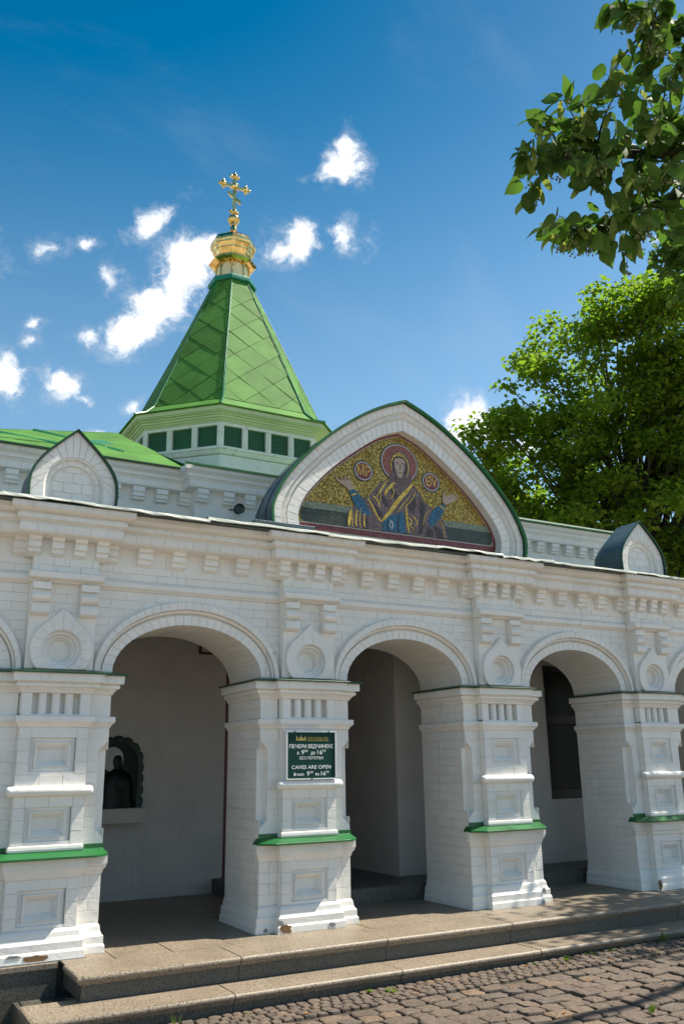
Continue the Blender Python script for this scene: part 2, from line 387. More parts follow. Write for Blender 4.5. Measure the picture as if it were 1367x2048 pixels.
def thing(name, label, cat, loc=(0,0,0), group=None, kind=None):
    o = bpy.data.objects.new(name, None); COL.objects.link(o); o.location = loc; o.empty_display_size = .1
    WPOS[o.name] = Vector(loc)
    return tag(o, label, cat, group, kind)
def children(o): return [c for c in bpy.data.objects if c.parent == o]
def copy_part(o, parent, d):
    """copy a part and its sub-parts, moved by d"""
    kids = children(o)
    c = o.copy(); COL.objects.link(c); c.parent = parent
    c.location = o.location + Vector(d); WPOS[c.name] = WPOS[o.name]+Vector(d)
    for k in kids:
        g = k.copy(); COL.objects.link(g); g.parent = c; WPOS[g.name] = WPOS[k.name]+Vector(d)
    return c
# ------------------------------------------------------------------ the arcade
B, YB, PW, YP, YK = .40, .055, .238, -.015, .74      # pier half width, block front, pilaster half width, pilaster front, pier back
arcade = thing('arcade', 'white painted brick arcade with carved piers, round arches and a pointed pediment over the steps', 'arcade')
PX = [2.0*k for k in range(-1, 5)]
def ppath(b=B, yb=YB, p=PW, yp=YP, yk=YK):
    return [(-b, yk), (-b, yb), (-p, yb), (-p, yp), (p, yp), (p, yb), (b, yb), (b, yk)]
def fpath(b, p=PW): return [(-b, YB+.03), (-b, YB), (-p, YB), (-p, YP), (p, YP), (p, YB), (b, YB), (b, YB+.03)]

def make_pier():
    W = M['white']
    sh = MB()
    def blk(e, b=B): return [(-b, YK), (-b, YB+max(e, .0004)), (-b+e, YB+max(e, .0004)), (-b+e, YB), (b-e, YB), (b-e, YB+max(e, .0004)), (b, YB+max(e, .0004)), (b, YK)]
    e0, e1 = .0004, .062
    sh.loft([[(x, y, z) for x, y in blk(e)] for e, z in ((e0, .0), (e0, .735), (e1, .80), (e1, 1.335), (e0, 1.40), (e0, 1.90))])
    pier = obj('pier', sh, W, arcade, (0, 0, 0))
    def part(n, mb, mat=W, smooth=None): return obj(n, mb, mat, pier, (0, 0, 0), smooth)
    # pilaster strips round the panels (front skin 3 mm back: the bricks stand proud)
    yc = YP+.0035
    s = MB(); y1 = YB+.01
    for z0, z1 in ((.0, .21), (.43, .66), (.66, .735), (.955, 1.19), (1.415, 1.565), (1.565, 1.58), (1.72, 1.86)):
        s.box(-PW, PW, yc, y1, z0+.0005, z1-.0005)
    for z0, z1 in ((.21, .43), (.735, .955), (1.19, 1.415)):
        for sg in (-1, 1):
            a, b = sorted((sg*.153, sg*PW)); s.box(a, b, yc, y1, z0, z1)
    s.box(-PW, PW, yc, y1, 1.86, 1.892); s.box(-PW, PW, yc, y1, 2.168, 2.84)
    for sg in (-1, 1):
        a, b = sorted((sg*.139, sg*PW)); s.box(a, b, yc, y1, 1.892, 2.168)
    part('pilaster', s)
    # recessed panels with a sloped surround
    for z0, z1 in ((.21, .43), (.735, .955), (1.19, 1.415)):
        p = MB(); zc = (z0+z1)/2+.0; h = (z1-z0)/2
        def ring(a, hz, y): return [(-a, y, zc-hz), (a, y, zc-hz), (a, y, zc+hz), (-a, y, zc+hz)]
        rr = [ring(.153, h, yc-.0005), ring(.153, h, yc+.014), ring(.128, h-.022, yc+.014), ring(.122, h-.026, yc+.006), ring(.110, h-.032, yc+.006), ring(.086, .038, YB-.004), ring(.0005, .0005, YB-.004)]
        p.loft(rr, caps=False); part('panel', p)
    # base moulding, base cornice
    part('base_moulding', MB().sweep(ppath(.392, YB, PW, YP), [(0, .185), (.010, .18), (.018, .165), (.022, .135), (.030, .115), (.041, .105), (.041, .060), (.050, .045), (.052, .0), (0, .0)]))
    part('base_cornice', MB().sweep(fpath(.397), [(0, .495), (.008, .50), (.016, .53), (.030, .545), (.030, .56), (.036, .565), (.036, .625), (0, .628)]))
    # green ledge
    outer = [(-.43, .10), (-.43, .0), (-.33, -.105), (.33, -.105), (.43, .0), (.43, .10)]
    inner = [(-.402, .10), (-.402, .05), (-.262, -.02), (.262, -.02), (.402, .05), (.402, .10)]
    g = MB(); g.loft([[(x, y, z) for x, y in pl] for pl, z in ((outer, .622), (outer, .636), (inner, .668))])
    g.box(-.405, -.245, .045, .054, .665, .70); g.box(.245, .405, .045, .054, .665, .70)
    part('ledge', g, M['green'])
    part('plinth_course', MB().sweep([(-PW, YB), (-PW, YP), (PW, YP), (PW, YB)], [(0, .67), (.010, .672), (.012, .685), (.010, .705), (0, .71)]))
    # roll moulding
    prof = [(.0006, -.294), (.018, -.291), (.030, -.281), (.035, -.266)]
    prof += [(r, -z) for r, z in prof[::-1]]
    part('roll_moulding', MB().lathe(prof, (0, -.022, 1.060), 14, axis='x'), smooth=50)
    # sill, baluster band, capital
    part('sill', MB().sweep(ppath(), [(0, 1.488), (.006, 1.49), (.012, 1.505), (.028, 1.522), (.034, 1.526), (.034, 1.562), (.030, 1.566), (0, 1.568)]))
    c = MB()
    c.box(-B+.001, B-.001, .085, .12, 1.56, 1.74)
    part('band_back', c)
    po = MB()
    for sg in (-1, 1):
        a, b = sorted((sg*B, sg*.325)); po.box(a, b, YB+.002, .13, 1.565, 1.735)
        a, b = sorted((sg*PW, sg*.165)); po.box(a, b, YP+.002, .10, 1.565, 1.735)
        a, b = sorted((sg*PW, sg*.250)); po.box(a, b, YB+.0, .10, 1.565, 1.735)
    po.box(-.17, .17, .045, .09, 1.565, 1.735)
    part('band_post', po)
    me = mesh('baluster', MB().lathe([(.031, 0), (.031, .17)], (0, 0, 0), 12), W, smooth=50)
    for x in (-.092, 0, .092): put('baluster', me, pier, (x, .020, 1.565))
    me2 = mesh('baluster', MB().lathe([(.019, 0), (.019, .17)], (0, 0, 0), 10), W, smooth=50)
    for x in (-.290, .290): put('baluster', me2, pier, (x, .075, 1.565))
    part('capital', MB().sweep(ppath(), [(0, 1.722), (.012, 1.726), (.014, 1.738), (.034, 1.760), (.050, 1.766), (.052, 1.786), (.044, 1.790), (.046, 1.796), (.072, 1.799), (.075, 1.803), (.075, 1.858), (0, 1.860)]))
    part('capital_sheet', MB().sweep(ppath(), [(.0, 1.862), (.096, 1.857), (.098, 1.858), (.098, 1.868), (.094, 1.871), (.003, 1.893), (0, 1.893)]), M['green_dark'])
    # keel shaped medallion with a stepped roundel
    N = 48; zc = 2.030; Rr = .222; apex = .305
    def keel(a):
        s_, c_ = math.sin(a), math.cos(a)
        lim = math.acos(Rr/apex); t = math.atan2(abs(s_), c_)
        r = Rr if t > lim else Rr*math.cos(0)/math.cos(lim-t)
        if t <= lim: r -= .004*math.sin(math.pi*t/lim)
        x, z = r*s_, r*c_
        return x, max(z, -.142)
    md = MB()
    yf = YP-.034
    A = [2*math.pi*i/N for i in range(N)]
    def circ(r, y): return [(r*math.sin(a), y, zc+r*math.cos(a)) for a in A]
    kl = [keel(a) for a in A]
    md.loft([[(x, YP+.01, zc+z) for x, z in kl], [(x, yf+.004, zc+z) for x, z in kl], [(x*.98, yf, zc+z*.98) for x, z in kl], circ(.136, yf), circ(.132, yf+.030), circ(.112, yf+.036), circ(.106, yf+.058), circ(.090, yf+.064), circ(.086, yf+.080), circ(.076, yf+.084), circ(.073, yf+.101), circ(.001, yf+.101)], caps=False)
    med = part('medallion', md, smooth=35)
    ks = [keel(2*math.pi*i/96) for i in range(97)]
    for j in range(16):
        if j in (7, 8): continue
        a0, a1 = 6*j, 6*j+6; idx = [a0+k for k in range(7)]
        inr = [(.141*math.sin(2*math.pi*(i+(.22 if i == a0 else -.22 if i == a1 else 0))/96), zc+.141*math.cos(2*math.pi*(i+(.22 if i == a0 else -.22 if i == a1 else 0))/96)) for i in idx]
        otr = []
        for i in idx:
            x_, z_ = keel(2*math.pi*(i+(.14 if i == a0 else -.14 if i == a1 else 0))/96); otr.append((x_*.975, zc+z_*.975))
        if j in (6, 9): otr = [(x_, max(z_, 1.894)) for x_, z_ in otr]
        obj('voussoir', MB().prism_y(inr+otr[::-1], yf-.0016, yf+.004), W, med, (0, 0, 0))
    # pair of lobed consoles under the string course
    cp = [(YP+.02, 2.505), (YP-.058, 2.505), (YP-.058, 2.455), (YP-.028, 2.450), (YP-.026, 2.436), (YP-.058, 2.430), (YP-.072, 2.408), (YP-.068, 2.384), (YP-.050, 2.366), (YP-.026, 2.360), (YP-.026, 2.347), (YP-.056, 2.343), (YP-.058, 2.285), (YP-.030, 2.270), (YP+.02, 2.268)]
    me = mesh('console', MB().prism_x(cp, -.064, .064), W)
    for x in (-.172, .172): put('console', me, pier, (x, 0, 0))
    ab = [(YP+.03, 2.508), (YP-.030, 2.510), (YP-.040, 2.520), (YP-.070, 2.530), (YP-.085, 2.534), (YP-.088, 2.578), (YP-.080, 2.582), (YP+.03, 2.586)]
    part('abacus', MB().prism_x(ab, -.265, .265))
    # four brackets under the cornice
    return pier
BRK = [(.04, .165), (-.085, .165), (-.085, .110), (-.070, .106), (-.070, .100), (-.074, .097), (-.074, .058), (-.056, .052), (-.053, .046), (-.053, .022), (-.010, .0), (.04, -.004)]
pier0 = make_pier()
br_me = mesh('bracket', MB().prism_x([(y, z) for y, z in BRK], -.045, .045), M['white'])
for x in (-.245, -.083, .083, .245): put('bracket', br_me, pier0, (x, YP+.015, 2.702))
piers = [pier0]
for x in PX:
    if x != 0: piers.append(copy_part(pier0, arcade, (x, 0, 0)))
pier_at = {round(p.location.x): p for p in piers}

# arches: spandrel wall, soffit, two rings of voussoirs
AI, BI, ZS = .604, .392, 1.885
def ell(a, b, t): return (a*math.cos(t), ZS+b*math.sin(t))
def make_arch(cx):
    n = 40; T = [math.pi*i/n for i in range(n+1)]
    s = MB(); yw = .0605
    top = 2.86
    def strip(x0, z0, x1, z1): s.add([(cx+x0, yw, z0), (cx+x1, yw, z1), (cx+x1, yw, top), (cx+x0, yw, top)], [(0, 1, 2, 3)])
    ao, bo = .738, .560
    for i in range(n):
        a, b = ell(ao, bo, T[i]), ell(ao, bo, T[i+1]); strip(a[0], a[1], b[0], b[1])
    strip(-1+PW-.01, ZS, -ao, ZS); strip(ao, ZS, 1-PW+.01, ZS)
    for i in range(n):                                   # soffit and inner face
        a, b = ell(AI, BI, T[i]), ell(AI, BI, T[i+1])
        s.add([(cx+a[0], .057, a[1]), (cx+b[0], .057, b[1]), (cx+b[0], YK, b[1]), (cx+a[0], YK, a[1])], [(0, 1, 2, 3)])
        s.add([(cx+a[0], YK, a[1]), (cx+b[0], YK, b[1]), (cx+b[0], YK, 2.95), (cx+a[0], YK, 2.95)], [(0, 1, 2, 3)])
    for sg in (-1, 1): s.add([(cx+sg*AI, YK, ZS), (cx+sg*1, YK, ZS), (cx+sg*1, YK, 2.95), (cx+sg*AI, YK, 2.95)], [(0, 1, 2, 3)])
    arch = obj('arch', s, M['white'], arcade, (cx, 0, 0))
    # backing mould between the rings
    def ring(name, prof, seg=n):                        # prof: (a, b, y)
        mb = MB()
        for k in range(len(prof)-1):
            (a0, b0, y0), (a1, b1, y1) = prof[k], prof[k+1]
            for i in range(seg):
                t0, t1 = math.pi*i/seg, math.pi*(i+1)/seg
                p, q = ell(a0, b0, t0), ell(a0, b0, t1); r, u = ell(a1, b1, t1), ell(a1, b1, t0)
                mb.add([(cx+p[0], y0, p[1]), (cx+q[0], y0, q[1]), (cx+r[0], y1, r[1]), (cx+u[0], y1, u[1])], [(0, 1, 2, 3)])
        return obj(name, mb, M['white'], arch, (cx, 0, 0), smooth=40)
    ring('arch_moulding', [(AI+.001, BI+.001, .090), (AI+.001, BI+.001, .0585), (.682, .468, .0585), (.683, .469, .075), (.690, .480, .075), (.692, .483, .050), (.698, .492, .036), (.705, .503, .034), (.708, .508, .038), (.708, .508, .014), (.742, .563, .014), (.748, .570, .020), (.749, .571, .07)])
    def vouss(a0, b0, a1, b1, yf, yb, cnt):
        # equal arc lengths along the mid ellipse
        am, bm_ = (a0+a1)/2, (b0+b1)/2
        K = 400; pts = [ell(am, bm_, math.pi*i/K) for i in range(K+1)]
        L = [0]
        for i in range(K): L.append(L[-1]+math.dist(pts[i], pts[i+1]))
        def tat(l): return math.pi*float(np.interp(l, L, range(K+1)))/K
        for j in range(cnt):
            l0, l1 = L[-1]*j/cnt+.0015, L[-1]*(j+1)/cnt-.0015
            t0, t1 = tat(l0), tat(l1); d = rnd.uniform(-.0008, .0008)
            fr = []
            for y in (yf+d, yb):
                for t, (a, b) in ((t0, (a0, b0)), (t1, (a0, b0)), (t1, (a1, b1)), (t0, (a1, b1))):
                    p = ell(a, b, t); fr.append((cx+p[0], y, p[1]))
            mb = MB().add(fr, [(0, 1, 2, 3), (0, 4, 5, 1), (1, 5, 6, 2), (2, 6, 7, 3), (3, 7, 4, 0)])
            obj('voussoir', mb, M['white'], arch, (cx, 0, 0))
    near = cx in (1, 3)
    if abs(cx-2) < 4:
        vouss(AI, BI, .681, .466, .0557, .0575, 26)
        vouss(.709, .510, .743, .565, .0118, .0135, 30)
    return arch
arches = {cx: make_arch(cx) for cx in (-1, 1, 3, 5, 7)}

# entablature: runs over piers and bays, breaking forward at each pilaster
epath = [(-3.2, .0605)]
for x in PX: epath += [(x-PW, .0605), (x-PW, YP), (x+PW, YP), (x+PW, .0605)]
epath += [(9.2, .0605)]
core = MB()
core.box(-3.2, 9.2, .0615, YK, 2.84, 3.055)
core.sweep(epath, [(0, 2.835), (.128, 2.848), (.137, 2.856), (.137, 2.916), (.122, 2.920), (.124, 2.928), (.146, 2.940), (.158, 2.944), (.158, 2.980), (.142, 2.984), (.144, 2.992), (.176, 3.000), (.200, 3.010), (.207, 3.016), (.207, 3.058), (0, 3.060)])
for a, b in zip(PX[:-1], PX[1:]): pass
entab = obj('entablature', core, M['white'], arcade, (0, 0, 0))
sc = MB()
for x in PX[:-1]:
    sc.prism_x([(.08, 2.505), (.050, 2.508), (.040, 2.520), (.028, 2.526), (.020, 2.534), (.020, 2.566), (.026, 2.572), (.0605, 2.596), (.08, 2.596)], x+PW, x+2-PW)
obj('string_course', sc, M['white'], entab, (0, 0, 0))
br_bay = mesh('bracket', MB().prism_x([(y, z) for y, z in BRK], -.056, .056), M['white'])
for x in PX[:-1]:
    for i in range(6): put('bracket', br_bay, entab, (x+PW+.085+(2-2*PW-.17)*i/5, .075, 2.702))

# bricks --------------------------------------------------------------
SPEC = []        # (centre, half size, axis of the face normal, parent)
def course_boxes(u0, u1, z0, z1, ln, off, holes=()):
    out = []; u = u0-off*ln
    while u < u1-.001:
        a, b = max(u, u0), min(u+ln, u1)
        segs = [(a, b)]
        for (h0, h1, k0, k1) in holes:
            if z1 <= k0+.004 or z0 >= k1-.004: continue
            ns = []
            for p, q in segs:
                if q <= h0 or p >= h1: ns.append((p, q)); continue
                if p < h0: ns.append((p, h0))
                if q > h1: ns.append((h1, q))
            segs = ns
        for p, q in segs:
            if q-p > .018: out.append((p, q))
        u += ln
    return out
G = .0013
def wall_bricks(parent, axis, face, u0, u1, z0, z1, ch=.076, ln=.24, holes=(), depth=.0020, phase=0, clip=None):
    n = max(1, round((z1-z0)/ch)); h = (z1-z0)/n
    for k in range(n):
        a, b = z0+k*h, z0+(k+1)*h
        U0, U1 = u0, u1
        for p, q in course_boxes(U0, U1, a, b, ln, .5*((k+phase) % 2), holes):
            if clip:
                r = clip(p, q, a, b)
                if r is None: continue
                p, q = r
                if q-p < .02: continue
            j = rnd.uniform(-.0007, .0007)
            p, q, zz0, zz1 = p+G, q-G, a+G, b-G
            if axis == 'y':  SPEC.append((((p+q)/2, face+depth/2+j+.002, (zz0+zz1)/2), ((q-p)/2, depth/2+.002, (zz1-zz0)/2), parent))
            elif axis == '-x': SPEC.append(((face+depth/2+j+.002, (p+q)/2, (zz0+zz1)/2), (depth/2+.002, (q-p)/2, (zz1-zz0)/2), parent))
            else: SPEC.append(((face-depth/2-j-.002, (p+q)/2, (zz0+zz1)/2), (depth/2+.002, (q-p)/2, (zz1-zz0)/2), parent))
hl = [(-.157, .157, .21, .43), (-.157, .157, .735, .955), (-.157, .157, 1.19, 1.415)]
for x in PX:
    P = pier_at[round(x)]
    hx = [(x+a, x+b, c, d) for a, b, c, d in hl]
    for z0, z1 in ((.188, .495), (.712, 1.034), (1.09, 1.486)):
        wall_bricks(P, 'y', YP+.0012, x-PW, x+PW, z0, z1, holes=hx, ln=.159)
    for z0, z1, e in ((.188, .495, 0), (.672, .735, 0), (.805, 1.33, 1), (1.40, 1.486, 0)):
        b = B-.063 if e else B
        for u0, u1 in ((x-b, x-PW), (x+PW, x+b)): wall_bricks(P, 'y', YB-.0022, u0, u1, z0, z1, ln=.17)
    for sg in (-1, 1):
        ax = '-x' if sg < 0 else '+x'
        for z0, z1 in ((.188, .80), (1.335, 1.486), (1.570, 1.72)): wall_bricks(P, ax, x+sg*(B+.0022), YB+.001, YK, z0, z1)
        wall_bricks(P, ax, x+sg*(B+.0022), YB+.064, YK, .80, 1.335)
        wall_bricks(P, ax, x+sg*(PW+.0015), YP+.004, .05, .712, 1.034, depth=.0015); wall_bricks(P, ax, x+sg*(PW+.0015), YP+.004, .05, 1.09, 1.486, depth=.0015)
    for z0, z1, hs_ in ((2.30, 2.505, [(x-.24, x-.105, 2.26, 2.51), (x+.105, x+.24, 2.26, 2.51)]), (2.588, 2.70, [])):
        wall_bricks(P, 'y', YP+.0012, x-PW, x+PW, z0, z1, holes=hs_, ln=.17, ch=.062)
    wall_bricks(P, 'y', YP+.0012, x-PW, x+PW, 1.90, 2.30, holes=[(x-.225, x+.225, 1.8, 2.31)], ln=.17)
for cx in arches:
    def clip(p, q, a, b, cx=cx):
        zm = a
        v = (zm-ZS)/.572
        if v >= 1: return p, q
        xe = .750*math.sqrt(max(0, 1-v*v))
        l, r = cx-xe, cx+xe
        if p >= l and q <= r: return None
        if p < l and q > r: return p, q
        if p < l < q: return p, l
        if p < r < q: return r, q
        return p, q
    wall_bricks(arches[cx], 'y', .0583, cx-1+PW, cx+1-PW, 1.90, 2.505, ch=.067, ln=.235, clip=clip)
    wall_bricks(entab, 'y', .0583, cx-1+PW, cx+1-PW, 2.597, 2.70, ch=.052, ln=.235)
# soldier courses of the corona and cornice
def run_bricks(off, z0, z1, ln):
    for i in range(len(epath)-1):
        (x0, y0), (x1, y1) = epath[i], epath[i+1]
        if abs(y0-y1) > 1e-4: continue
        fw = abs(y0-YP) < 1e-3
        a, b = (x0-off, x1+off) if fw else (x0+off if i else x0, x1-off if i < len(epath)-2 else x1)
        n = max(1, round((b-a)/ln)); st = (b-a)/n
        for k in range(n):
            SPEC.append(((a+st*(k+.5), y0-off+.001, (z0+z1)/2), (st/2-.0022, .0035, (z1-z0)/2-.001), entab))
run_bricks(.137, 2.857, 2.915, .118); run_bricks(.158, 2.945, 2.979, .118); run_bricks(.207, 3.017, 3.056, .118)
def shown(s):                                  # how large a brick shows in the photograph
    c = Vector(s[0]); d = c-CAM; z = d.dot(cf)
    if z < .5: return 0
    px, py = 683.5+1740.96*d.dot(cr)/z, 1024-1740.96*d.dot(cu)/z
    if not (-20 < px < 1387 and -20 < py < 2068): return 0
    hx_, hy, hz = s[1]
    nrm = Vector((0, -1, 0)) if hy < min(hx_, hz) else Vector((-1 if s[3] else 1, 0, 0))
    f = max(0, nrm.dot(-d.normalized()))
    return f*(hx_*hz if hy < hx_ else hy*hz)/d.length_squared
S2 = []
for c, h, par in SPEC:
    right_face = h[0] < h[1] and c[0] > wpos(par).x
    S2.append((c, h, par, not right_face))
S2.sort(key=shown, reverse=True)
unit = mesh('brick', MB().box(-1, 1, -1, 1, -1, 1), M['white'])
for c, h, par, _ in S2[:300]:
    o = put('brick', unit, par, c); o.scale = h
rest = {}
for c, h, par, _ in S2[300:]:
    rest.setdefault(par.name, (par, MB()))[1].box(c[0]-h[0], c[0]+h[0], c[1]-h[1], c[1]+h[1], c[2]-h[2], c[2]+h[2])
for par, mb in rest.values(): tag(obj('brickwork', mb, M['white'], par), kind='stuff')

# bare patches where the paint has come off the pier feet
def blob(cx, cz, rx, rz, y, n=12, th=.004):
    pts = []
    for i in range(n):
        a = 2*math.pi*i/n; k = rnd.uniform(.65, 1.15); pts.append((cx+rx*k*math.cos(a), cz+rz*k*math.sin(a)))
    return MB().prism_y(pts, y, y+th)
for px, cx, cz, rx, rz, y, mat in ((2, 1.775, .032, .048, .034, YP-.054, 'brick_bare'), (2, 1.735, .075, .03, .022, YP-.0445, 'mortar'), (2, 1.64, .022, .020, .016, YB-.0545, 'mortar'),
        (2, 2.165, .030, .034, .018, YP-.0545, 'mortar'), (0, -.02, .022, .075, .026, YP-.0545, 'brick_bare'), (0, -.16, .045, .05, .012, YP-.0545, 'mortar'), (4, 4.275, .02, .022, .02, YP-.0545, 'mortar'), (4, 4.30, .11, .02, .03, YP-.0445, 'mortar'), (6, 5.735, .05, .03, .05, YP-.0545, 'brick_bare')):
    obj('bare_patch', blob(cx, cz, rx, rz, y), M[mat], pier_at[px], (px, 0, 0))

# metal flashing along the cornice edge: ragged overlapping sheets
x = -3.2; k = 0
while x < 9.2:
    L = rnd.uniform(.55, 1.15); x1 = min(9.25, x+L); n = 8
    mb = MB(); e0, e1 = rnd.uniform(-.010, .010), rnd.uniform(-.010, .010); yo = rnd.uniform(-.012, .012)
    top, drip, back = [], [], []
    for i in range(n+1):
        t = i/n; xx = x+(x1+.015-x)*t
        zz = 3.078+e0*(1-t)+e1*t+rnd.uniform(-.003, .003)+.004*(k % 2)
        yy = -.262+yo+rnd.uniform(-.006, .006)
        top.append((xx, yy, zz)); drip.append((xx, yy-rnd.uniform(.0, .008), zz-rnd.uniform(.012, .026))); back.append((xx, .07, zz+.035))
    vs = top+drip+back+[(a, b+.006, c-.003) for a, b, c in drip]; q = n+1; fs = []
    for i in range(n):
        fs += [(i, i+1, q+i+1, q+i), (2*q+i, 2*q+i+1, i+1, i), (q+i, q+i+1, 3*q+i+1, 3*q+i)]
    mb.add(vs, fs); o = obj('flashing_sheet', mb, M['edge'] if rnd.random() < .8 else M['barrel'], arcade)
    me = o.data; me.materials.clear(); me.materials.append(M['edge']); me.materials.append(M['barrel'])
    for i, p in enumerate(me.polygons): p.material_index = 1 if i % 3 == 1 else 0
    x = x1; k += 1
obj('gallery_roof', MB().prism_x([(-.20, 3.062), (-.20, 3.074), (1.60, 3.42), (1.60, 3.30), (.74, 3.0), (.06, 3.058)], -3.2, 9.2), M['barrel'], arcade)
# ------------------------------------------------------------------ gables on the cornice, the pediment
def resample(pts, n):
    L = [0]
    for a, b in zip(pts[:-1], pts[1:]): L.append(L[-1]+math.dist(a, b))
    return [(float(np.interp(L[-1]*i/n, L, [p[0] for p in pts])), float(np.interp(L[-1]*i/n, L, [p[1] for p in pts]))) for i in range(n+1)]
def spline(pts, n):
    """smooth curve through points (Catmull-Rom), resampled evenly"""
    P = [Vector(p) for p in pts]; out = []
    for i in range(len(P)-1):
        a = P[i-1] if i else P[i]*2-P[i+1]; d = P[i+2] if i+2 < len(P) else P[i+1]*2-P[i]
        for k in range(10):
            t = k/10
            out.append(tuple(.5*((2*P[i])+(P[i+1]-a)*t+(2*a-5*P[i]+4*P[i+1]-d)*t*t+(3*P[i]-a-3*P[i+1]+d)*t**3)))
    out.append(tuple(P[-1])); return resample(out, n)
def mirror(half): return half+[(-x, z) for x, z in half[-2::-1]]
def curve_bricks(parent, cin, cout, yf, yb, cnt, ox, gap=.0025, name='voussoir'):
    N = len(cin)-1
    for j in range(cnt):
        a, b = j*N/cnt, (j+1)*N/cnt
        def at(c, t):
            i = min(int(t), N-1); f = t-i; return (c[i][0]*(1-f)+c[i+1][0]*f, c[i][1]*(1-f)+c[i+1][1]*f)
        ts = [a+(b-a)*.025, (a+b)/2, b-(b-a)*.025]
        lo = [at(cin, t) for t in ts]; hi = [at(cout, t) for t in ts]
        poly = lo+hi[::-1]; d = rnd.uniform(-.0007, .0007)
        obj(name, MB().prism_y([(ox+x, z) for x, z in poly], yf+d, yb), M['white'], parent)
def curve_strip(cs, ys, ox):
    mb = MB()
    for k in range(len(cs)-1):
        for i in range(len(cs[0])-1):
            a, b, c, d = cs[k][i], cs[k][i+1], cs[k+1][i+1], cs[k+1][i]
            mb.add([(ox+a[0], ys[k], a[1]), (ox+b[0], ys[k], b[1]), (ox+c[0], ys[k+1], c[1]), (ox+d[0], ys[k+1], d[1])], [(0, 1, 2, 3)])
    return mb
def lerp(c0, c1, t): return [(a[0]*(1-t)+b[0]*t, a[1]*(1-t)+b[1]*t) for a, b in zip(c0, c1)]

def make_gable(ox):
    zb = 3.10
    half = spline([(.312, zb), (.318, zb+.14), (.300, zb+.25), (.235, zb+.36), (.13, zb+.475), (.0, zb+.60)], 20)
    half = half[:-1]+[(0, zb+.60)]
    outer = mirror(half); N = len(outer)-1
    inn = []
    for i in range(N+1):
        t = math.pi*i/N; inn.append((.220*math.cos(t), zb+.15+.235*math.sin(t)))
    inn = [(.220, zb), ]+inn[1:-1]+[(-.220, zb)]
    ys = -.05
    cs = [outer, inn, lerp(inn, [(0, zb+.12)]*(N+1), .06), lerp(inn, [(0, zb+.12)]*(N+1), .09), lerp(inn, [(0, zb+.12)]*(N+1), .22), lerp(inn, [(0, zb+.12)]*(N+1), .25), lerp(inn, [(0, zb+.12)]*(N+1), .34)]
    cs = [[(x, max(zb, z)) for x, z in c] for c in cs]
    body = curve_strip(cs, [ys+.0035, ys+.0035, ys+.012, ys+.03, ys+.036, ys+.05, ys+.056], ox)
    body.prism_y([(ox+x, z) for x, z in cs[-1]], ys+.056, ys+.06)
    body.prism_y([(ox+x*.985, zb+(z-zb)*.985) for x, z in outer], ys+.062, .28)
    g = obj('gable', body, M['white'], arcade, (ox, ys, zb), smooth=30)
    curve_bricks(g, inn, lerp(outer, inn, .02), ys, ys+.003, 17, ox)
    # infill bricks
    for r, (z0, z1) in enumerate(((.0, .085), (.085, .165), (.165, .245), (.245, .31))):
        for k in range(-2, 2):
            a = (k+.5*(r % 2))*.14; b = a+.14; lim = .150 if r < 2 else (.135 if r == 2 else .085)
            a, b = max(a, -lim), min(b, lim)
            if b-a > .03: obj('brick', MB().box(ox+a+.002, ox+b-.002, ys+.0525, ys+.058, zb+z0+.03+.002, zb+z1+.03-.002), M['white'], g)
    # barrel roof, hipped down at the back, with a green front lip
    big = [(x*1.035, zb+(z-zb)*1.018) for x, z in outer]; rings = []
    for y, k in ((-.075, 1), (.12, 1), (.26, .995), (.34, .90), (.40, .62), (.42, .30)):
        rings.append([(ox+x*(k*.35+.65 if k > .9 else k*.5+.5), y+rnd.uniform(-.004, .004), zb+(z-zb)*k) for x, z in big])
    mb = MB()
    for k in range(len(rings)-1):
        for i in range(N): mb.add([rings[k][i], rings[k][i+1], rings[k+1][i+1], rings[k+1][i]], [(0, 1, 2, 3)])
    mb.add(rings[-1], [tuple(range(N+1))])
    obj('barrel_roof', mb, M['barrel'], g, smooth=50)
    lip = curve_strip([lerp(big, outer, 1.4), lerp(big, outer, .9), lerp(big, outer, -.25), lerp(big, outer, -.25)], [-.066, -.078, -.080, -.055], ox)
    obj('roof_edge', lip, M['green_dark'], g)
    return g
gables = [make_gable(x) for x in (0, 6)]

ox, zb = 3.0, 3.10
oh = spline([(1.335, zb), (1.352, 3.24), (1.338, 3.36), (1.225, 3.59), (1.02, 3.835), (.77, 4.07), (.46, 4.295), (.21, 4.430), (0, 4.515)], 40)
ih = spline([(1.060, zb), (1.098, 3.22), (1.095, 3.335), (1.005, 3.50), (.79, 3.735), (.535, 3.945), (.24, 4.15), (0, 4.245)], 40)
outer, inner = mirror(oh), mirror(ih)
ys = -.05
tt = [(0, ys+.003), (.30, ys+.003), (.315, ys+.022), (.345, ys+.030), (.40, ys+.010), (.46, ys+.008), (.50, ys+.022), (.535, ys+.040), (.56, ys+.040), (.565, ys+.028), (1.0, ys+.028), (1.0, .0725)]
body = curve_strip([lerp(outer, inner, t) for t, _ in tt], [y for _, y in tt], ox)
body.prism_y([(ox+x*.99, zb+(z-zb)*.99) for x, z in outer], .080, .40)
ped = obj('pediment', body, M['white'], arcade, (ox, ys, zb), smooth=30)
curve_bricks(ped, lerp(outer, inner, .298), lerp(outer, inner, .004), ys, ys+.003, 62, ox)
curve_bricks(ped, lerp(outer, inner, .995), lerp(outer, inner, .568), ys+.025, ys+.0275, 56, ox)
big = [(x*1.012, zb+(z-zb)*1.012) for x, z in outer]; N = len(big)-1; rings = []
for y, k in ((-.085, 1), (.0, 1), (.14, 1), (.27, .995), (.36, .97), (.42, .85)):
    rings.append([(ox+x*(k*.5+.5), y+rnd.uniform(-.003, .003), zb+(z-zb)*k) for x, z in big])
mb = MB()
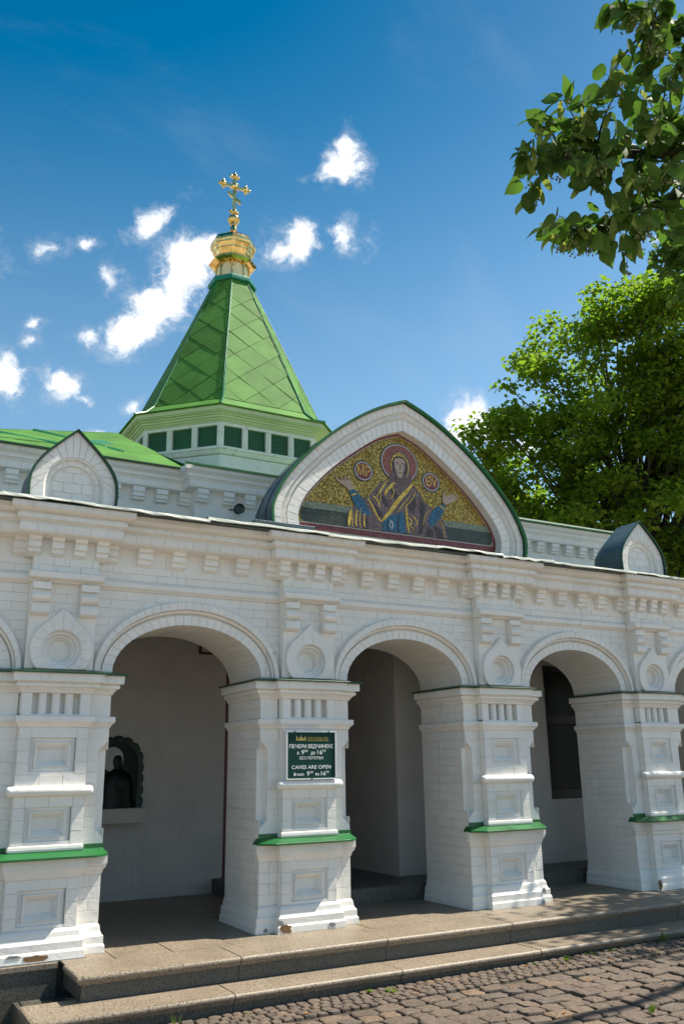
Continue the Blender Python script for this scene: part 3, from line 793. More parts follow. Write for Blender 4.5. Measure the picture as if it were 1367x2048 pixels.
for k in range(len(rings)-1):
    for i in range(N): mb.add([rings[k][i], rings[k][i+1], rings[k+1][i+1], rings[k+1][i]], [(0, 1, 2, 3)])
mb.add(rings[-1], [tuple(range(N+1))])
obj('barrel_roof', mb, M['barrel'], ped, smooth=50)
for y in (.06, .25):                          # lapped seams of the sheets
    obj('sheet_seam', curve_strip([[(x*1.004, zb+(z-zb)*1.004) for x, z in big]]*2+[big], [y, y+.012, y+.014], ox), M['barrel'], ped)
obj('roof_edge', curve_strip([lerp(outer, inner, .012), lerp(big, outer, .6), [(x*1.006, zb+(z-zb)*1.006) for x, z in big], [(x*1.006, zb+(z-zb)*1.006) for x, z in big]], [-.070, -.092, -.094, -.06], ox), M['green'], ped)
obj('foot_flashing', MB().box(1.40, 1.95, -.235, -.228, 3.085, 3.125).box(1.40, 1.66, -.228, .10, 3.10, 3.12), M['barrel'], ped)

# ------------------------------------------------------------------ the mosaic set into the pediment
mos = thing('mosaic', 'gold ground mosaic of a haloed robed figure with raised hands, set in the pointed pediment', 'mosaic', (3.0, .06, 3.5))
DX, DZ = 3.027, .022
layer = [0]
def pad(name, pts, mat, y, parent=mos, sm=0, th=.004):
    pts = [(DX+x, z+DZ) for x, z in pts]
    if sm:
        c = spline(pts+[pts[0]], sm); pts = c[:-1]
    layer[0] += 1
    return obj(name, MB().prism_y(pts, y-1e-5*layer[0], y+th+.001), M[mat], parent)
def oval(cx, cz, rx, rz, n=28): return [(cx+rx*math.cos(2*math.pi*i/n), cz+rz*math.sin(2*math.pi*i/n)) for i in range(n)]
insh = [(x-.027, z-DZ) for x, z in inner]
def shrink(c, k): return [(-.027+(x+.027)*(1-k), 3.55+(z-3.55)*(1-k)) for x, z in c]
brd = [(x, max(z, 3.170)) for x, z in insh]
pad('border', brd, 'm_red', .066)
pad('border_line', [(x, max(z, 3.222)) for x, z in shrink(insh, .032)], 'm_white', .0635)
fieldc = [(x, max(z, 3.230)) for x, z in shrink(insh, .042)]
pad('gold_ground', fieldc, 'm_gold', .061)
def clipz(c, z0, z1):
    out = []
    for (x, z) in c: out.append((x, min(max(z, z0), z1)))
    return out
def wid(z):
    xs = [x for (x, zz), (x2, z2) in zip(fieldc, fieldc[1:]) if (zz-z)*(z2-z) <= 0]
    return (min(xs), max(xs)) if xs else (-1, 1)
a0, a1 = wid(3.30); b0, b1 = wid(3.36); c0, c1 = wid(3.42)
pad('meadow', [(a0+.03, 3.232), (a1-.03, 3.232), (a1+.005, 3.27), (a1, 3.30), (b1, 3.36), (b0, 3.36), (a0, 3.30), (a0-.005, 3.27)], 'm_grass', .059)
pad('stone_band', [(b0, 3.36), (b1, 3.36), (c1, 3.42), (c0, 3.42)], 'm_stone', .058)
hal = pad('halo', oval(-.026, 3.920, .212, .200, 40), 'm_blueblack', .057)
pad('halo_line', oval(-.026, 3.920, .202, .190, 40), 'm_white', .0555, hal); pad('halo_disc', oval(-.026, 3.920, .192, .180, 40), 'm_halo', .054, hal)
for cx, cz, txt in ((-.423, 3.785, 'МР'), (.328, 3.785, 'ΘV')):
    md = pad('medallion', oval(cx, cz, .104, .100), 'm_blueblack', .057)
    pad('medallion_line', oval(cx, cz, .094, .090), 'm_white', .0555, md); pad('medallion_disc', oval(cx, cz, .084, .080), 'm_red', .054, md)
    fc = bpy.data.curves.new('monogram', 'FONT'); fc.body = txt; fc.size = .115; fc.align_x = 'CENTER'; fc.align_y = 'CENTER'; fc.offset = .0006
    tmp = bpy.data.objects.new('tmp_text', fc); COL.objects.link(tmp); bpy.context.view_layer.update()
    me = bpy.data.meshes.new_from_object(tmp.evaluated_get(bpy.context.evaluated_depsgraph_get())); bpy.data.objects.remove(tmp)
    me.transform(Matrix.Rotation(R(90), 4, 'X') @ Matrix.Diagonal((.85, 1.15, 1, 1))); me.materials.clear(); me.materials.append(M['m_trim'])
    put('monogram', me, md, (DX+cx, .0525, cz+DZ-.004))
    put('monogram', mesh('monogram', MB().box(-.035, .035, -.0015, 0, 0, .007), M['m_trim']), md, (DX+cx, .0525, cz+DZ+.052))
robe = pad('robe', [(-.262, 3.69), (-.16, 3.745), (-.045, 3.752), (.05, 3.760), (.115, 3.752), (.181, 3.685), (.258, 3.565), (.331, 3.515), (.42, 3.46), (.459, 3.400), (.485, 3.32), (.497, 3.236), (.148, 3.234), (-.26, 3.234), (-.595, 3.234), (-.568, 3.336), (-.533, 3.426), (-.46, 3.52), (-.39, 3.545), (-.33, 3.62)], 'm_purple', .055)
# darker folds and gold drapery lines
for f in ([(.19, 3.60), (.245, 3.53), (.24, 3.40), (.20, 3.25), (.16, 3.25), (.185, 3.42)], [(-.15, 3.66), (-.05, 3.60), (-.02, 3.52), (-.10, 3.57)], [(-.30, 3.62), (-.20, 3.56), (-.14, 3.45), (-.22, 3.50)], [(-.33, 3.50), (-.24, 3.40), (-.20, 3.33), (-.30, 3.40)], [(.34, 3.36), (.42, 3.32), (.45, 3.235), (.36, 3.235)], [(.26, 3.33), (.33, 3.31), (.32, 3.235), (.25, 3.235)], [(-.47, 3.32), (-.40, 3.34), (-.38, 3.235), (-.44, 3.235)], [(.05, 3.55), (.13, 3.62), (.15, 3.52), (.08, 3.44)]):
    pad('robe_fold', f, 'm_purple_dark', .0535, robe)
def stripe(name, pts, wd, mat, y, parent, n=14):
    c = spline(pts, n); L, Rr_ = [], []
    for i, p in enumerate(c):
        a, b = Vector(c[max(0, i-1)]), Vector(c[min(n, i+1)]); d = (b-a).normalized(); k = wd*(.55+.45*math.sin(math.pi*(i+.5)/(n+1)))
        L.append((p[0]-d.y*k/2, p[1]+d.x*k/2)); Rr_.append((p[0]+d.y*k/2, p[1]-d.x*k/2))
    return pad(name, L+Rr_[::-1], mat, y, parent)
for pts, wd in (([(-.145, 3.745), (-.20, 3.70), (-.25, 3.62), (-.29, 3.55)], .012), ([(-.262, 3.69), (-.33, 3.62), (-.39, 3.54)], .010), ([(-.385, 3.53), (-.33, 3.44), (-.266, 3.335), (-.231, 3.330)], .020), ([(-.231, 3.335), (-.14, 3.44), (-.05, 3.555), (.04, 3.65), (.112, 3.735)], .042),
                 ([(-.09, 3.72), (-.17, 3.64), (-.20, 3.58)], .03), ([(.112, 3.745), (.185, 3.675), (.258, 3.56)], .009), ([(-.56, 3.40), (-.58, 3.32), (-.590, 3.24)], .03), ([(-.50, 3.40), (-.515, 3.32), (-.515, 3.245)], .018), ([(-.42, 3.38), (-.43, 3.31), (-.425, 3.245)], .016), ([(.03, 3.50), (.035, 3.38), (.05, 3.25)], .02), ([(.05, 3.40), (.09, 3.36), (.06, 3.32), (.11, 3.29)], .014), ([(.10, 3.42), (.15, 3.36), (.12, 3.32)], .012), ([(-.33, 3.56), (-.28, 3.52), (-.26, 3.46)], .016), ([(.30, 3.50), (.24, 3.44), (.215, 3.34)], .007), ([(-.18, 3.70), (-.23, 3.64), (-.25, 3.57), (-.24, 3.50)], .010), ([(-.13, 3.70), (-.10, 3.62), (-.14, 3.55)], .009), ([(-.46, 3.42), (-.475, 3.34), (-.47, 3.25)], .010), ([(-.55, 3.36), (-.555, 3.30), (-.55, 3.245)], .010), ([(.14, 3.66), (.10, 3.58), (.02, 3.50)], .009), ([(.40, 3.42), (.44, 3.35), (.46, 3.25)], .006), ([(.07, 3.60), (.0, 3.52), (-.08, 3.42)], .008)):
    stripe('gold_trim', pts, wd, 'm_trim', .0515, robe)
tun = pad('tunic', [(-.235, 3.325), (-.15, 3.385), (-.02, 3.44), (.003, 3.42), (.012, 3.30), (.03, 3.236), (-.235, 3.236)], 'm_blue', .0525)
stripe('tunic_fold', [(-.05, 3.41), (-.07, 3.33), (-.06, 3.245)], .018, 'm_blue_dark', .0510, tun); stripe('tunic_fold', [(-.17, 3.35), (-.18, 3.29), (-.165, 3.24)], .016, 'm_blue_dark', .0510, tun)
stripe('sash', [(-.15, 3.345), (-.125, 3.32), (-.13, 3.27)], .014, 'm_white', .0505, tun); stripe('sash', [(-.14, 3.345), (-.16, 3.30), (-.135, 3.26)], .010, 'm_white', .0505, tun)
for nm, pts, cuff in (('sleeve', [(-.578, 3.563), (-.529, 3.595), (-.435, 3.501), (-.362, 3.386), (-.369, 3.362), (-.452, 3.375), (-.532, 3.464)], [(-.562, 3.53), (-.525, 3.545), (-.505, 3.55)]),
                      ('sleeve', [(.442, 3.586), (.483, 3.558), (.452, 3.488), (.354, 3.373), (.292, 3.339), (.280, 3.389), (.331, 3.499)], [(.408, 3.565), (.44, 3.545), (.468, 3.525)])):
    sl = pad(nm, pts, 'm_blue', .0525, sm=28)
    stripe('cuff', cuff, .016, 'm_trim', .0505, sl)
    cx, cz = sum(p[0] for p in pts)/len(pts), sum(p[1] for p in pts)/len(pts)
    for k in range(4):
        q = .35+.13*k; a, b = pts[1], pts[3]
        stripe('sleeve_fold', [(pts[0][0]*(1-q)+pts[4][0]*q+.012, pts[0][1]*(1-q)+pts[4][1]*q+.008), (a[0]*(1-q)+b[0]*q-.012, a[1]*(1-q)+b[1]*q-.008)], .008, 'm_blue_dark', .0508, sl, 6)
pad('hand', [(-.536, 3.594), (-.578, 3.569), (-.612, 3.602), (-.665, 3.628), (-.710, 3.655), (-.722, 3.688), (-.712, 3.692), (-.695, 3.668), (-.650, 3.655), (-.662, 3.690), (-.652, 3.694), (-.634, 3.662), (-.622, 3.664), (-.628, 3.700), (-.618, 3.704), (-.604, 3.668), (-.592, 3.668), (-.592, 3.702), (-.582, 3.704), (-.574, 3.672), (-.553, 3.655), (-.540, 3.625)], 'm_skin', .0515)
pad('hand', [(.458, 3.594), (.450, 3.625), (.456, 3.665), (.474, 3.712), (.486, 3.712), (.480, 3.676), (.486, 3.660), (.510, 3.666), (.545, 3.684), (.585, 3.706), (.594, 3.698), (.560, 3.672), (.566, 3.668), (.610, 3.690), (.642, 3.704), (.648, 3.694), (.600, 3.664), (.604, 3.658), (.636, 3.668), (.640, 3.660), (.595, 3.636), (.560, 3.612), (.520, 3.592), (.490, 3.575)], 'm_skin', .0515)
hood = pad('hood', [(-.130, 3.90), (-.115, 3.98), (-.070, 4.030), (-.02, 4.045), (.035, 4.030), (.075, 3.98), (.088, 3.90), (.080, 3.84), (.100, 3.76), (.03, 3.735), (-.03, 3.725), (-.10, 3.745), (-.155, 3.752), (-.120, 3.81)], 'm_purple', .0515, sm=36)
pad('hood_lining', oval(-.028, 3.895, .094, .108), 'm_purple_dark', .0500, hood)
for pts, wd in (([(-.118, 3.84), (-.122, 3.91), (-.095, 3.975), (-.035, 3.998), (.03, 3.985), (.065, 3.93), (.066, 3.85), (.045, 3.80)], .014), ([(-.10, 3.985), (-.03, 4.02), (.045, 4.00)], .010)): stripe('gold_trim', pts, wd, 'm_trim', .0490, hood)
face = pad('face', [(-.093, 3.93), (-.088, 3.86), (-.065, 3.800), (-.030, 3.772), (.004, 3.795), (.032, 3.855), (.038, 3.92), (.018, 3.962), (-.03, 3.972), (-.075, 3.960)], 'm_skin', .0490, sm=30)
pad('neck', [(-.07, 3.80), (-.07, 3.735), (-.03, 3.722), (.02, 3.74), (.022, 3.81)], 'm_skin_dark', .0500)
for sx in (-.058, .006):
    stripe('brow', [(sx-.024, 3.913), (sx, 3.922), (sx+.022, 3.913)], .007, 'm_purple_dark', .0475, face, 6)
    pad('eye', oval(sx, 3.900, .015, .007, 12), 'm_white', .0478, face); pad('pupil', oval(sx+.001, 3.900, .006, .006, 10), 'm_blueblack', .0462, face)
stripe('nose', [(-.030, 3.91), (-.024, 3.868), (-.034, 3.850)], .008, 'm_skin_dark', .0475, face, 6)
stripe('mouth', [(-.046, 3.826), (-.028, 3.829), (-.010, 3.826)], .007, 'm_red', .0475, face, 6)
stripe('cheek_shade', [(.034, 3.92), (.026, 3.86), (.0, 3.80)], .014, 'm_skin_dark', .0480, face, 8); stripe('cheek_shade', [(-.090, 3.92), (-.084, 3.86), (-.06, 3.805)], .009, 'm_skin_dark', .0480, face, 8)
for sx, sz in ((-.195, 3.66), (.16, 3.63)):
    for a, b in ((0, 0), (.012, 0), (-.012, 0), (0, .014), (0, -.014)): pad('star_point', oval(sx+a, sz+b, .004, .004, 8), 'm_white', .0500, robe)
# ------------------------------------------------------------------ hall behind the arcade
hall = thing('hall', 'low white brick hall with dentil cornice and green sheet roof behind the arcade', 'building', (3, 2, 3.3))
hy, by = 1.55, 1.35
hpath = [(-3.2, hy), (1.44, hy), (1.44, by), (4.60, by), (4.60, hy), (7.25, hy), (7.25, 5)]
hm = MB(); hm.box(-3.2, 7.25, hy+.001, 1.9, 2.7, 4.02); hm.box(1.44, 4.60, by+.001, hy+.05, 3.3, 4.02); hm.box(7.0, 7.249, hy+.001, 5.0, 0, 4.02)
obj('wall', hm, M['white'], hall)
cor = MB().sweep(hpath, [(0, 3.825), (.085, 3.832), (.090, 3.838), (.090, 3.900), (.098, 3.908), (.108, 3.922), (.118, 3.926), (.118, 3.958), (.128, 3.968), (.150, 3.978), (.160, 3.984), (.160, 4.026), (0, 4.028)])
hcor = obj('cornice', cor, M['white'], hall)
for i in range(len(hpath)-2):
    (x0, y0), (x1, y1) = hpath[i], hpath[i+1]
    if abs(y0-y1) > 1e-4: continue
    for off, z0, z1 in ((.090, 3.840, 3.898), (.118, 3.928, 3.957), (.160, 3.987, 4.024)):
        a = x0+(-off if i == 2 else off if i == 4 else 0); b = x1+(off if i in (2, 4) else -off)
        a, b = max(a, -1.2), min(b, 7.4); n = round((b-a)/.125); st = (b-a)/n; mb = MB()
        for k in range(n): mb.box(a+st*k+.002, a+st*(k+1)-.002, y0-off-.0025, y0-off+.004, z0, z1)
        tag(obj('brickwork', mb, M['white'], hcor), kind='stuff')
hb = mesh('bracket', MB().prism_x([(y, z) for y, z in [(.03, .128), (-.082, .128), (-.082, .078), (-.066, .074), (-.066, .068), (-.070, .065), (-.070, .034), (-.050, .030), (-.050, .006), (.03, 0)]], -.058, .058), M['white'])
xs = [.917-.2335*n for n in range(-2, 9)]
for x in xs: put('bracket', hb, hall, (x, hy, 3.698))
for x in [1.50, 1.77, 2.0, 2.235]+[4.54, 4.31, 4.08]: put('bracket', hb, hall, (x, by, 3.698))
for n in range(-3, 7): put('bracket', hb, hall, (5.743+.2335*n if n > -5 else 0, hy, 3.698))
# roof: sheets with standing laps
def sheet(name, pts, mat, parent, th=.008):
    n = (Vector(pts[1])-Vector(pts[0])).cross(Vector(pts[2])-Vector(pts[0])).normalized()
    if n.z < 0: n = -n
    lo = [tuple(Vector(p)-n*th) for p in pts]
    return obj(name, MB().loft([lo, [tuple(p) for p in pts]]), mat, parent)
ez = 4.034
def rz(x): return 4.93+(x-1.05)*.137
top = lambda x: (x-.345*(x+3.2)/4.585, 3.0, rz(x-.345*(x+3.2)/4.585))
nx = 6; X0, X1 = -3.2, 1.385
for k in range(nx):
    a, b = X0+(X1-X0)*k/nx, X0+(X1-X0)*(k+1)/nx
    def mid(x, t): e = Vector((x, 1.365, ez)); q = Vector(top(x)); return e.lerp(q, t)+Vector((0, 0, rnd.uniform(-.004, .004)))
    for j, (t0, t1) in enumerate(((0, .36), (.355, .70), (.695, 1.0))):
        lift = Vector((0, 0, .004*(j % 2)+.003*(k % 2)))
        sheet('roof_sheet', [mid(a, t0)+lift, mid(b+.01, t0)+lift, mid(b+.01, t1)+lift, mid(a, t1)+lift], M['roof'], hall)
    p, q = mid(a+.06, .05), mid(a+.06, .97)
for x, d in ((.35, .55), (1.0, .25)):
    p = Vector((x-.0, 1.365, ez)).lerp(Vector(top(x-.25)), .30); q = Vector((x, 1.365, ez)).lerp(Vector(top(x-.65)), .96)
    obj('roof_batten', MB().tube([p+Vector((0, 0, .012)), q+Vector((0, 0, .012))], .022, 4), M['roof_ridge'], hall)
for xa, xb, t0, t1 in ((.62, 1.00, .50, .66),):
    def rp(x, t): q = Vector((x, 1.365, ez)).lerp(Vector(top(x)), t); return tuple(q+Vector((0, 0, .014)))
    sheet('roof_patch', [rp(xa, t0), rp(xb, t0+.03), rp(xb, t1), rp(xa, t1-.04)], M['roof_ridge'], hall, .005)
obj('eave_edge', MB().box(-3.2, 1.50, 1.345, 1.372, 4.026, 4.038), M['green_dark'], hall)
# bay roof running up to the tower, right hand roof
sheet('roof_sheet', [(1.36, 1.172, 4.036), (4.70, 1.172, 4.036), (3.70, 3.14, 4.73), (2.33, 3.14, 4.73)], M['green'], hall)
sheet('roof_sheet', [(1.36, 1.172, 4.036), (2.33, 3.14, 4.73), (1.62, 3.87, 4.90)], M['green_dark'], hall)
sheet('roof_sheet', [(1.37, 1.30, 4.045), (1.62, 3.87, 4.90), (1.05, 3.02, 4.90)], M['roof_ridge'], hall)
sheet('roof_sheet', [(1.05, 3.02, 4.90), (1.62, 3.87, 4.90), (1.62, 6.0, 4.95), (1.0, 6.0, 4.95)], M['roof'], hall)
obj('eave_edge', MB().box(1.27, 4.77, 1.162, 1.175, 4.022, 4.046).box(4.60, 7.45, 1.345, 1.372, 4.026, 4.040), M['green'], hall)
obj('eave_edge', MB().box(4.62, 7.45, 1.352, 1.366, 4.041, 4.056), M['edge'], hall)
sheet('roof_sheet', [(4.5, 1.365, 4.062), (7.45, 1.365, 4.062), (7.3, 4.4, 4.25), (4.3, 4.4, 4.6)], M['roof'], hall)
sheet('roof_sheet', [(4.3, 4.4, 4.6), (7.3, 4.4, 4.25), (7.3, 7, 4.0), (-3.2, 7, 4.0), (-3.2, 3.0, rz(-3.2)), (1, 3.0, 4.93), (1.9, 6, 4.95), (4.1, 6, 4.95)], M['roof'], hall)

# ------------------------------------------------------------------ the tent roofed tower
TX, TY = 3.0, 4.5
tower = thing('tower', 'octagonal tower with green diamond tiled tent roof, louvered windows and gilded cupola with cross', 'tower', (TX, TY, 4.6))
def octo(a, r=.467, z=0): h = a*r; return [(TX+x, TY+y, z) for x, y in ((-h, -a), (h, -a), (a, -h), (a, h), (h, a), (-h, a), (-a, h), (-a, -h))]
def op(a, r=.467): return [(x, y) for x, y, _ in octo(a, r)]
AD = 1.38
d0 = MB().loft([octo(AD-.03, z=z) for z in (4.4, 5.36)])
obj('drum', d0, M['white_old'], tower)
sk = MB()
for i, (z0, z1, o) in enumerate(((4.60, 4.755, .014), (4.76, 4.925, .008))): sk.loft([octo(AD+o, z=z0), octo(AD+o, z=z1)])
obj('skirting_board', sk, M['white_old'], tower)
sl = MB().loft([octo(AD+.020, z=4.93), octo(AD+.030, z=4.945), octo(AD+.045, z=4.985), octo(AD+.055, z=4.99), octo(AD+.055, z=5.025), octo(AD+.0, z=5.045)])
obj('window_sill', sl, M['white_old'], tower)
obj('window_head', MB().loft([octo(AD-.01, z=5.312), octo(AD+.022, z=5.312), octo(AD+.022, z=5.352), octo(AD-.01, z=5.352)]), M['white_old'], tower)
cprof = [(1.385, 5.352), (1.405, 5.356), (1.408, 5.372), (1.428, 5.380), (1.430, 5.396), (1.452, 5.404), (1.456, 5.424), (1.480, 5.432), (1.483, 5.446), (1.515, 5.452), (1.518, 5.462), (1.535, 5.466), (1.535, 5.520), (1.50, 5.530)]
obj('cornice', MB().loft([octo(a, z=z) for a, z in cprof]), M['cream_green'], tower)
corners = octo(AD, z=0)
for i in range(8):
    a, b = Vector(corners[i]), Vector(corners[(i+1) % 8]); L = (b-a).length; d = (b-a)/L; n = Vector((d.y, -d.x, 0))
    cnt = 4 if i % 2 == 0 else 3
    def brd(name, u0, u1, z0, z1, o0, o1, mat, parent=tower):
        vs = []
        for z in (z0, z1):
            for u, o in ((u0, o0), (u1, o0), (u1, o1), (u0, o1)): p = a+d*u+n*o; vs.append((p.x, p.y, z))
        return obj(name, MB().add(vs, [(0, 1, 2, 3), (4, 5, 6, 7), (0, 1, 5, 4), (1, 2, 6, 5), (2, 3, 7, 6), (3, 0, 4, 7)]), mat, parent)
    for k in range(cnt+1):
        u = L*k/cnt; wd = .036
        u0, u1 = max(u-wd, -.012), min(u+wd, L+.012)
        brd('window_post', u0, u1, 5.04, 5.318, -.02, .026, M['white_old'])
        if 0 < k < cnt: brd('window_post', u-.010, u+.010, 5.03, 5.318, -.02, .034, M['white_old'])
    for k in range(cnt):
        u0, u1 = L*k/cnt+.036, L*(k+1)/cnt-.036
        sh = brd('shutter', u0, u1, 5.045, 5.315, -.028, -.018, M['shutter'])
        for s in range(5):
            z0 = 5.050+.0525*s
            brd('louver', u0+.003, u1-.003, z0, z0+.051, -.020, -.013-rnd.uniform(0, .002), M['shutter'], sh)
# tent roof: flared foot, planes, one diamond tile after another
ft = MB().loft([octo(1.50, z=5.515), octo(1.565, z=5.520), octo(1.565, z=5.532), octo(1.40, .465, 5.60), octo(1.27, .458, 5.735)], caps=False)
obj('roof_flare', ft, M['roof'], tower)
zb_, zt_, ab_, at_ = 5.735, 8.165, 1.27, .262
obj('roof_core', MB().loft([octo(ab_-.006, .458, zb_), octo(at_-.006, .414, zt_)]), M['roof'], tower)
def clip_poly(poly, edges):
    for (px_, py_, nx_, ny_) in edges:
        out = []
        for i in range(len(poly)):
            p, q = poly[i], poly[(i+1) % len(poly)]
            dp = (p[0]-px_)*nx_+(p[1]-py_)*ny_; dq = (q[0]-px_)*nx_+(q[1]-py_)*ny_
            if dp >= 0: out.append(p)
            if (dp > 0 > dq) or (dp < 0 < dq): t = dp/(dp-dq); out.append((p[0]+(q[0]-p[0])*t, p[1]+(q[1]-p[1])*t))
        poly = out
        if len(poly) < 3: return None
    return poly
lo, hi = octo(ab_, .458, zb_), octo(at_, .414, zt_)
for i in range(8):
    A, B_, C_, D_ = [Vector(p) for p in (lo[i], lo[(i+1) % 8], hi[(i+1) % 8], hi[i])]
    o = (A+B_)/2; ux = (B_-A).normalized(); uy = ((C_+D_)/2-o); H = uy.length; uy.normalize(); n = ux.cross(uy)
    if n.dot(o-Vector((TX, TY, o.z))) < 0: n = -n
    wb, wt = (B_-A).length/2, (C_-D_).length/2
    sl_ = (wb-wt)/H; nn = math.hypot(1, sl_)
    edges = [(0, 0, 0, 1), (0, H, 0, -1), (-wb, 0, 1/nn, -sl_/nn), (wb, 0, -1/nn, -sl_/nn)]
    hw, hh = .250, .225
    jx = rnd.uniform(-.06, .06)
    for r in range(-1, int(H/hh)+2):
        for c in range(-6, 7):
            cx_, cy_ = c*2*hw+(hw if r % 2 else 0)+jx, r*hh
            dia = [(cx_, cy_-hh+.002), (cx_+hw-.003, cy_), (cx_, cy_+hh-.002), (cx_-hw+.003, cy_)]
            pl = clip_poly(dia, edges)
            if not pl: continue
            ar = abs(sum(pl[k][0]*pl[(k+1) % len(pl)][1]-pl[(k+1) % len(pl)][0]*pl[k][1] for k in range(len(pl))))/2
            if ar < .0015: continue
            tx, ty_ = rnd.uniform(-.012, .012), -.014+rnd.uniform(-.008, .008)
            base = rnd.uniform(0, .0015)
            def P3(p, e): return tuple(o+ux*p[0]+uy*p[1]+n*e)
            bot = [P3(p, -.004) for p in pl]; tp = [P3(p, .006+base+(p[0]-cx_)*tx+(p[1]-cy_)*ty_) for p in pl]
            obj('roof_tile', MB().loft([bot, tp]), M['roof'], tower)
    # hip ridge
    mb = MB(); pts = [Vector(octo(1.56, .467, 5.53)[i]), Vector(octo(1.40, .465, 5.603)[i]), Vector(octo(1.27, .458, 5.738)[i]), Vector(hi[i])]
    out = (A-Vector((TX, TY, A.z))).normalized()
    obj('hip_ridge', mb.tube([p+out*.004 for p in pts], [.020, .020, .019, .015], 6), M['roof_ridge'], tower)
# collar, lantern, cupola
def lz(prof, r=.414): return MB().loft([octo(a, r, z) for a, z in prof])
obj('collar', lz([(.255, 8.10), (.325, 8.105), (.338, 8.12), (.338, 8.165), (.325, 8.185), (.27, 8.20), (.24, 8.21)]), M['teal'], tower)
cup = lz([(.222, 8.19), (.222, 8.53)]); cupola = obj('lantern', cup, plain('pale_gold_sheet', (.80, .72, .52), .4, .2), tower)
lc = octo(.222, .414, 0)
for i in range(8):
    a, b = Vector(lc[i]), Vector(lc[(i+1) % 8]); d = (b-a).normalized(); n = Vector((d.y, -d.x, 0)); L = (b-a).length
    obj('lantern_column', MB().lathe([(.024, 8.20), (.024, 8.225), (.017, 8.23), (.017, 8.385), (.027, 8.39), (.027, 8.41), (.020, 8.415), (.022, 8.50)], (a.x, a.y, 0), 8), M['gold'], cupola, smooth=40)
    prof = []; K = 10; r0, r1 = L/2-.026, L/2-.010
    c = a+d*(L/2)
    for rr in (r0, r1): prof.append([c+d*(rr*math.cos(math.pi*k/K))+Vector((0, 0, 8.40+rr*math.sin(math.pi*k/K))) for k in range(K+1)])
    ring = prof[0]+prof[1][::-1]
    obj('lantern_arch', MB().loft([[tuple(p+n*.001) for p in ring], [tuple(p+n*.020) for p in ring]]), M['gold'], cupola)
    pl = [c+d*(x*(r0-.006)) + Vector((0, 0, z)) for x, z in ((-1, 8.215), (1, 8.215), (1, 8.40), (.7, 8.44), (0, 8.46), (-.7, 8.44), (-1, 8.40))]
    obj('lantern_panel', MB().loft([[tuple(p+n*.001) for p in pl], [tuple(p+n*.005) for p in pl]]), plain('lantern_glass', (.80, .68, .38), .5, .2) if i == 0 else bpy.data.materials['lantern_glass'], cupola)
obj('lantern_eave', lz([(.225, 8.46), (.30, 8.475), (.335, 8.50), (.335, 8.515), (.318, 8.525), (.255, 8.60), (.235, 8.62)]), M['gold'], tower)
dome = spline([(.236, 8.60), (.262, 8.66), (.300, 8.76), (.322, 8.82), (.318, 8.865), (.288, 8.92), (.225, 8.965), (.14, 9.005), (.07, 9.06), (.045, 9.12)], 26)
obj('dome', lz(dome), M['gold'], tower)
for k, z in enumerate((8.70, 8.78)):
    r = float(np.interp(z, [p[1] for p in dome], [p[0] for p in dome])); obj('dome_band', lz([(r, z-.010), (r+.010, z-.008), (r+.012, z+.006), (r+.006, z+.010)]), M['gold'], tower)
fin = MB().lathe([(.048, 9.06), (.042, 9.10), (.060, 9.11), (.060, 9.13), (.050, 9.17), (.046, 9.22), (.058, 9.225), (.058, 9.24), (.03, 9.25)], (TX, TY, 0), 16)
obj('finial', fin, M['gold'], tower, smooth=40)
obj('ball', MB().sphere((TX, TY, 9.325), .092, 20, 12).lathe([(.094, 9.317), (.097, 9.320), (.097, 9.330), (.094, 9.333)], (TX, TY, 0), 20), M['gold'], tower, smooth=40)
zc = 9.925
cx = MB(); cx.box(TX-.026, TX+.026, TY-.014, TY+.014, 9.40, 10.10); cx.box(TX-.185, TX+.185, TY-.0125, TY+.0125, zc-.026, zc+.026)
cross = obj('cross', cx, M['gold'], tower)
fr = MB().add([], []); fr.prism_y([(TX-.105, 9.82), (TX-.105, 9.762), (TX+.105, 9.632), (TX+.105, 9.690)], TY-.0135, TY+.0135); obj('footrest', fr, M['gold'], cross)
def bud(x, z, dirs):
    mb = MB().sphere((TX+x, TY-.004, z), .049, 12, 8)
    for dx, dz in dirs: mb.sphere((TX+x+dx*.056, TY, z+dz*.056), .028, 10, 6)
    obj('cross_bud', mb, M['gold'], cross, smooth=50)
bud(-.185, zc, ((-1, 0), (0, 1), (0, -1))); bud(.185, zc, ((1, 0), (0, 1), (0, -1))); bud(0, 10.10, ((-1, 0), (1, 0), (0, 1))); bud(0, 9.465, ((-1, 0), (1, 0), (0, -1)))
obj('cross_boss', MB().sphere((TX, TY-.008, zc), .058, 16, 10), M['gold'], cross, smooth=50)
obj('cross_rays', MB().tube([(TX-.07, TY, zc-.07), (TX+.07, TY, zc+.07)], .006, 5).tube([(TX-.07, TY, zc+.07), (TX+.07, TY, zc-.07)], .006, 5), M['gold'], cross)

# small dark lamp hung on the hall wall
lamp = thing('wall_lamp', 'small round dark floodlight low on the hall cornice wall beside the pediment roof', 'lamp', (1.86, 1.27, 3.66))
obj('lamp_drum', MB().lathe([(.030, 0), (.045, .01), (.048, .05), (.030, .06)], (1.86, 1.22, 3.655), 14, axis='y'), M['black'], lamp, smooth=40)
obj('lamp_ring', MB().lathe([(.038, -.012), (.052, -.012), (.052, .0), (.038, .0)], (1.86, 1.22, 3.655), 14, axis='y'), M['bronze_frame'], lamp)
obj('lamp_bracket', MB().tube([(1.86, 1.27, 3.655), (1.84, 1.30, 3.66), (1.80, 1.349, 3.67)], .008, 5), M['black'], lamp)

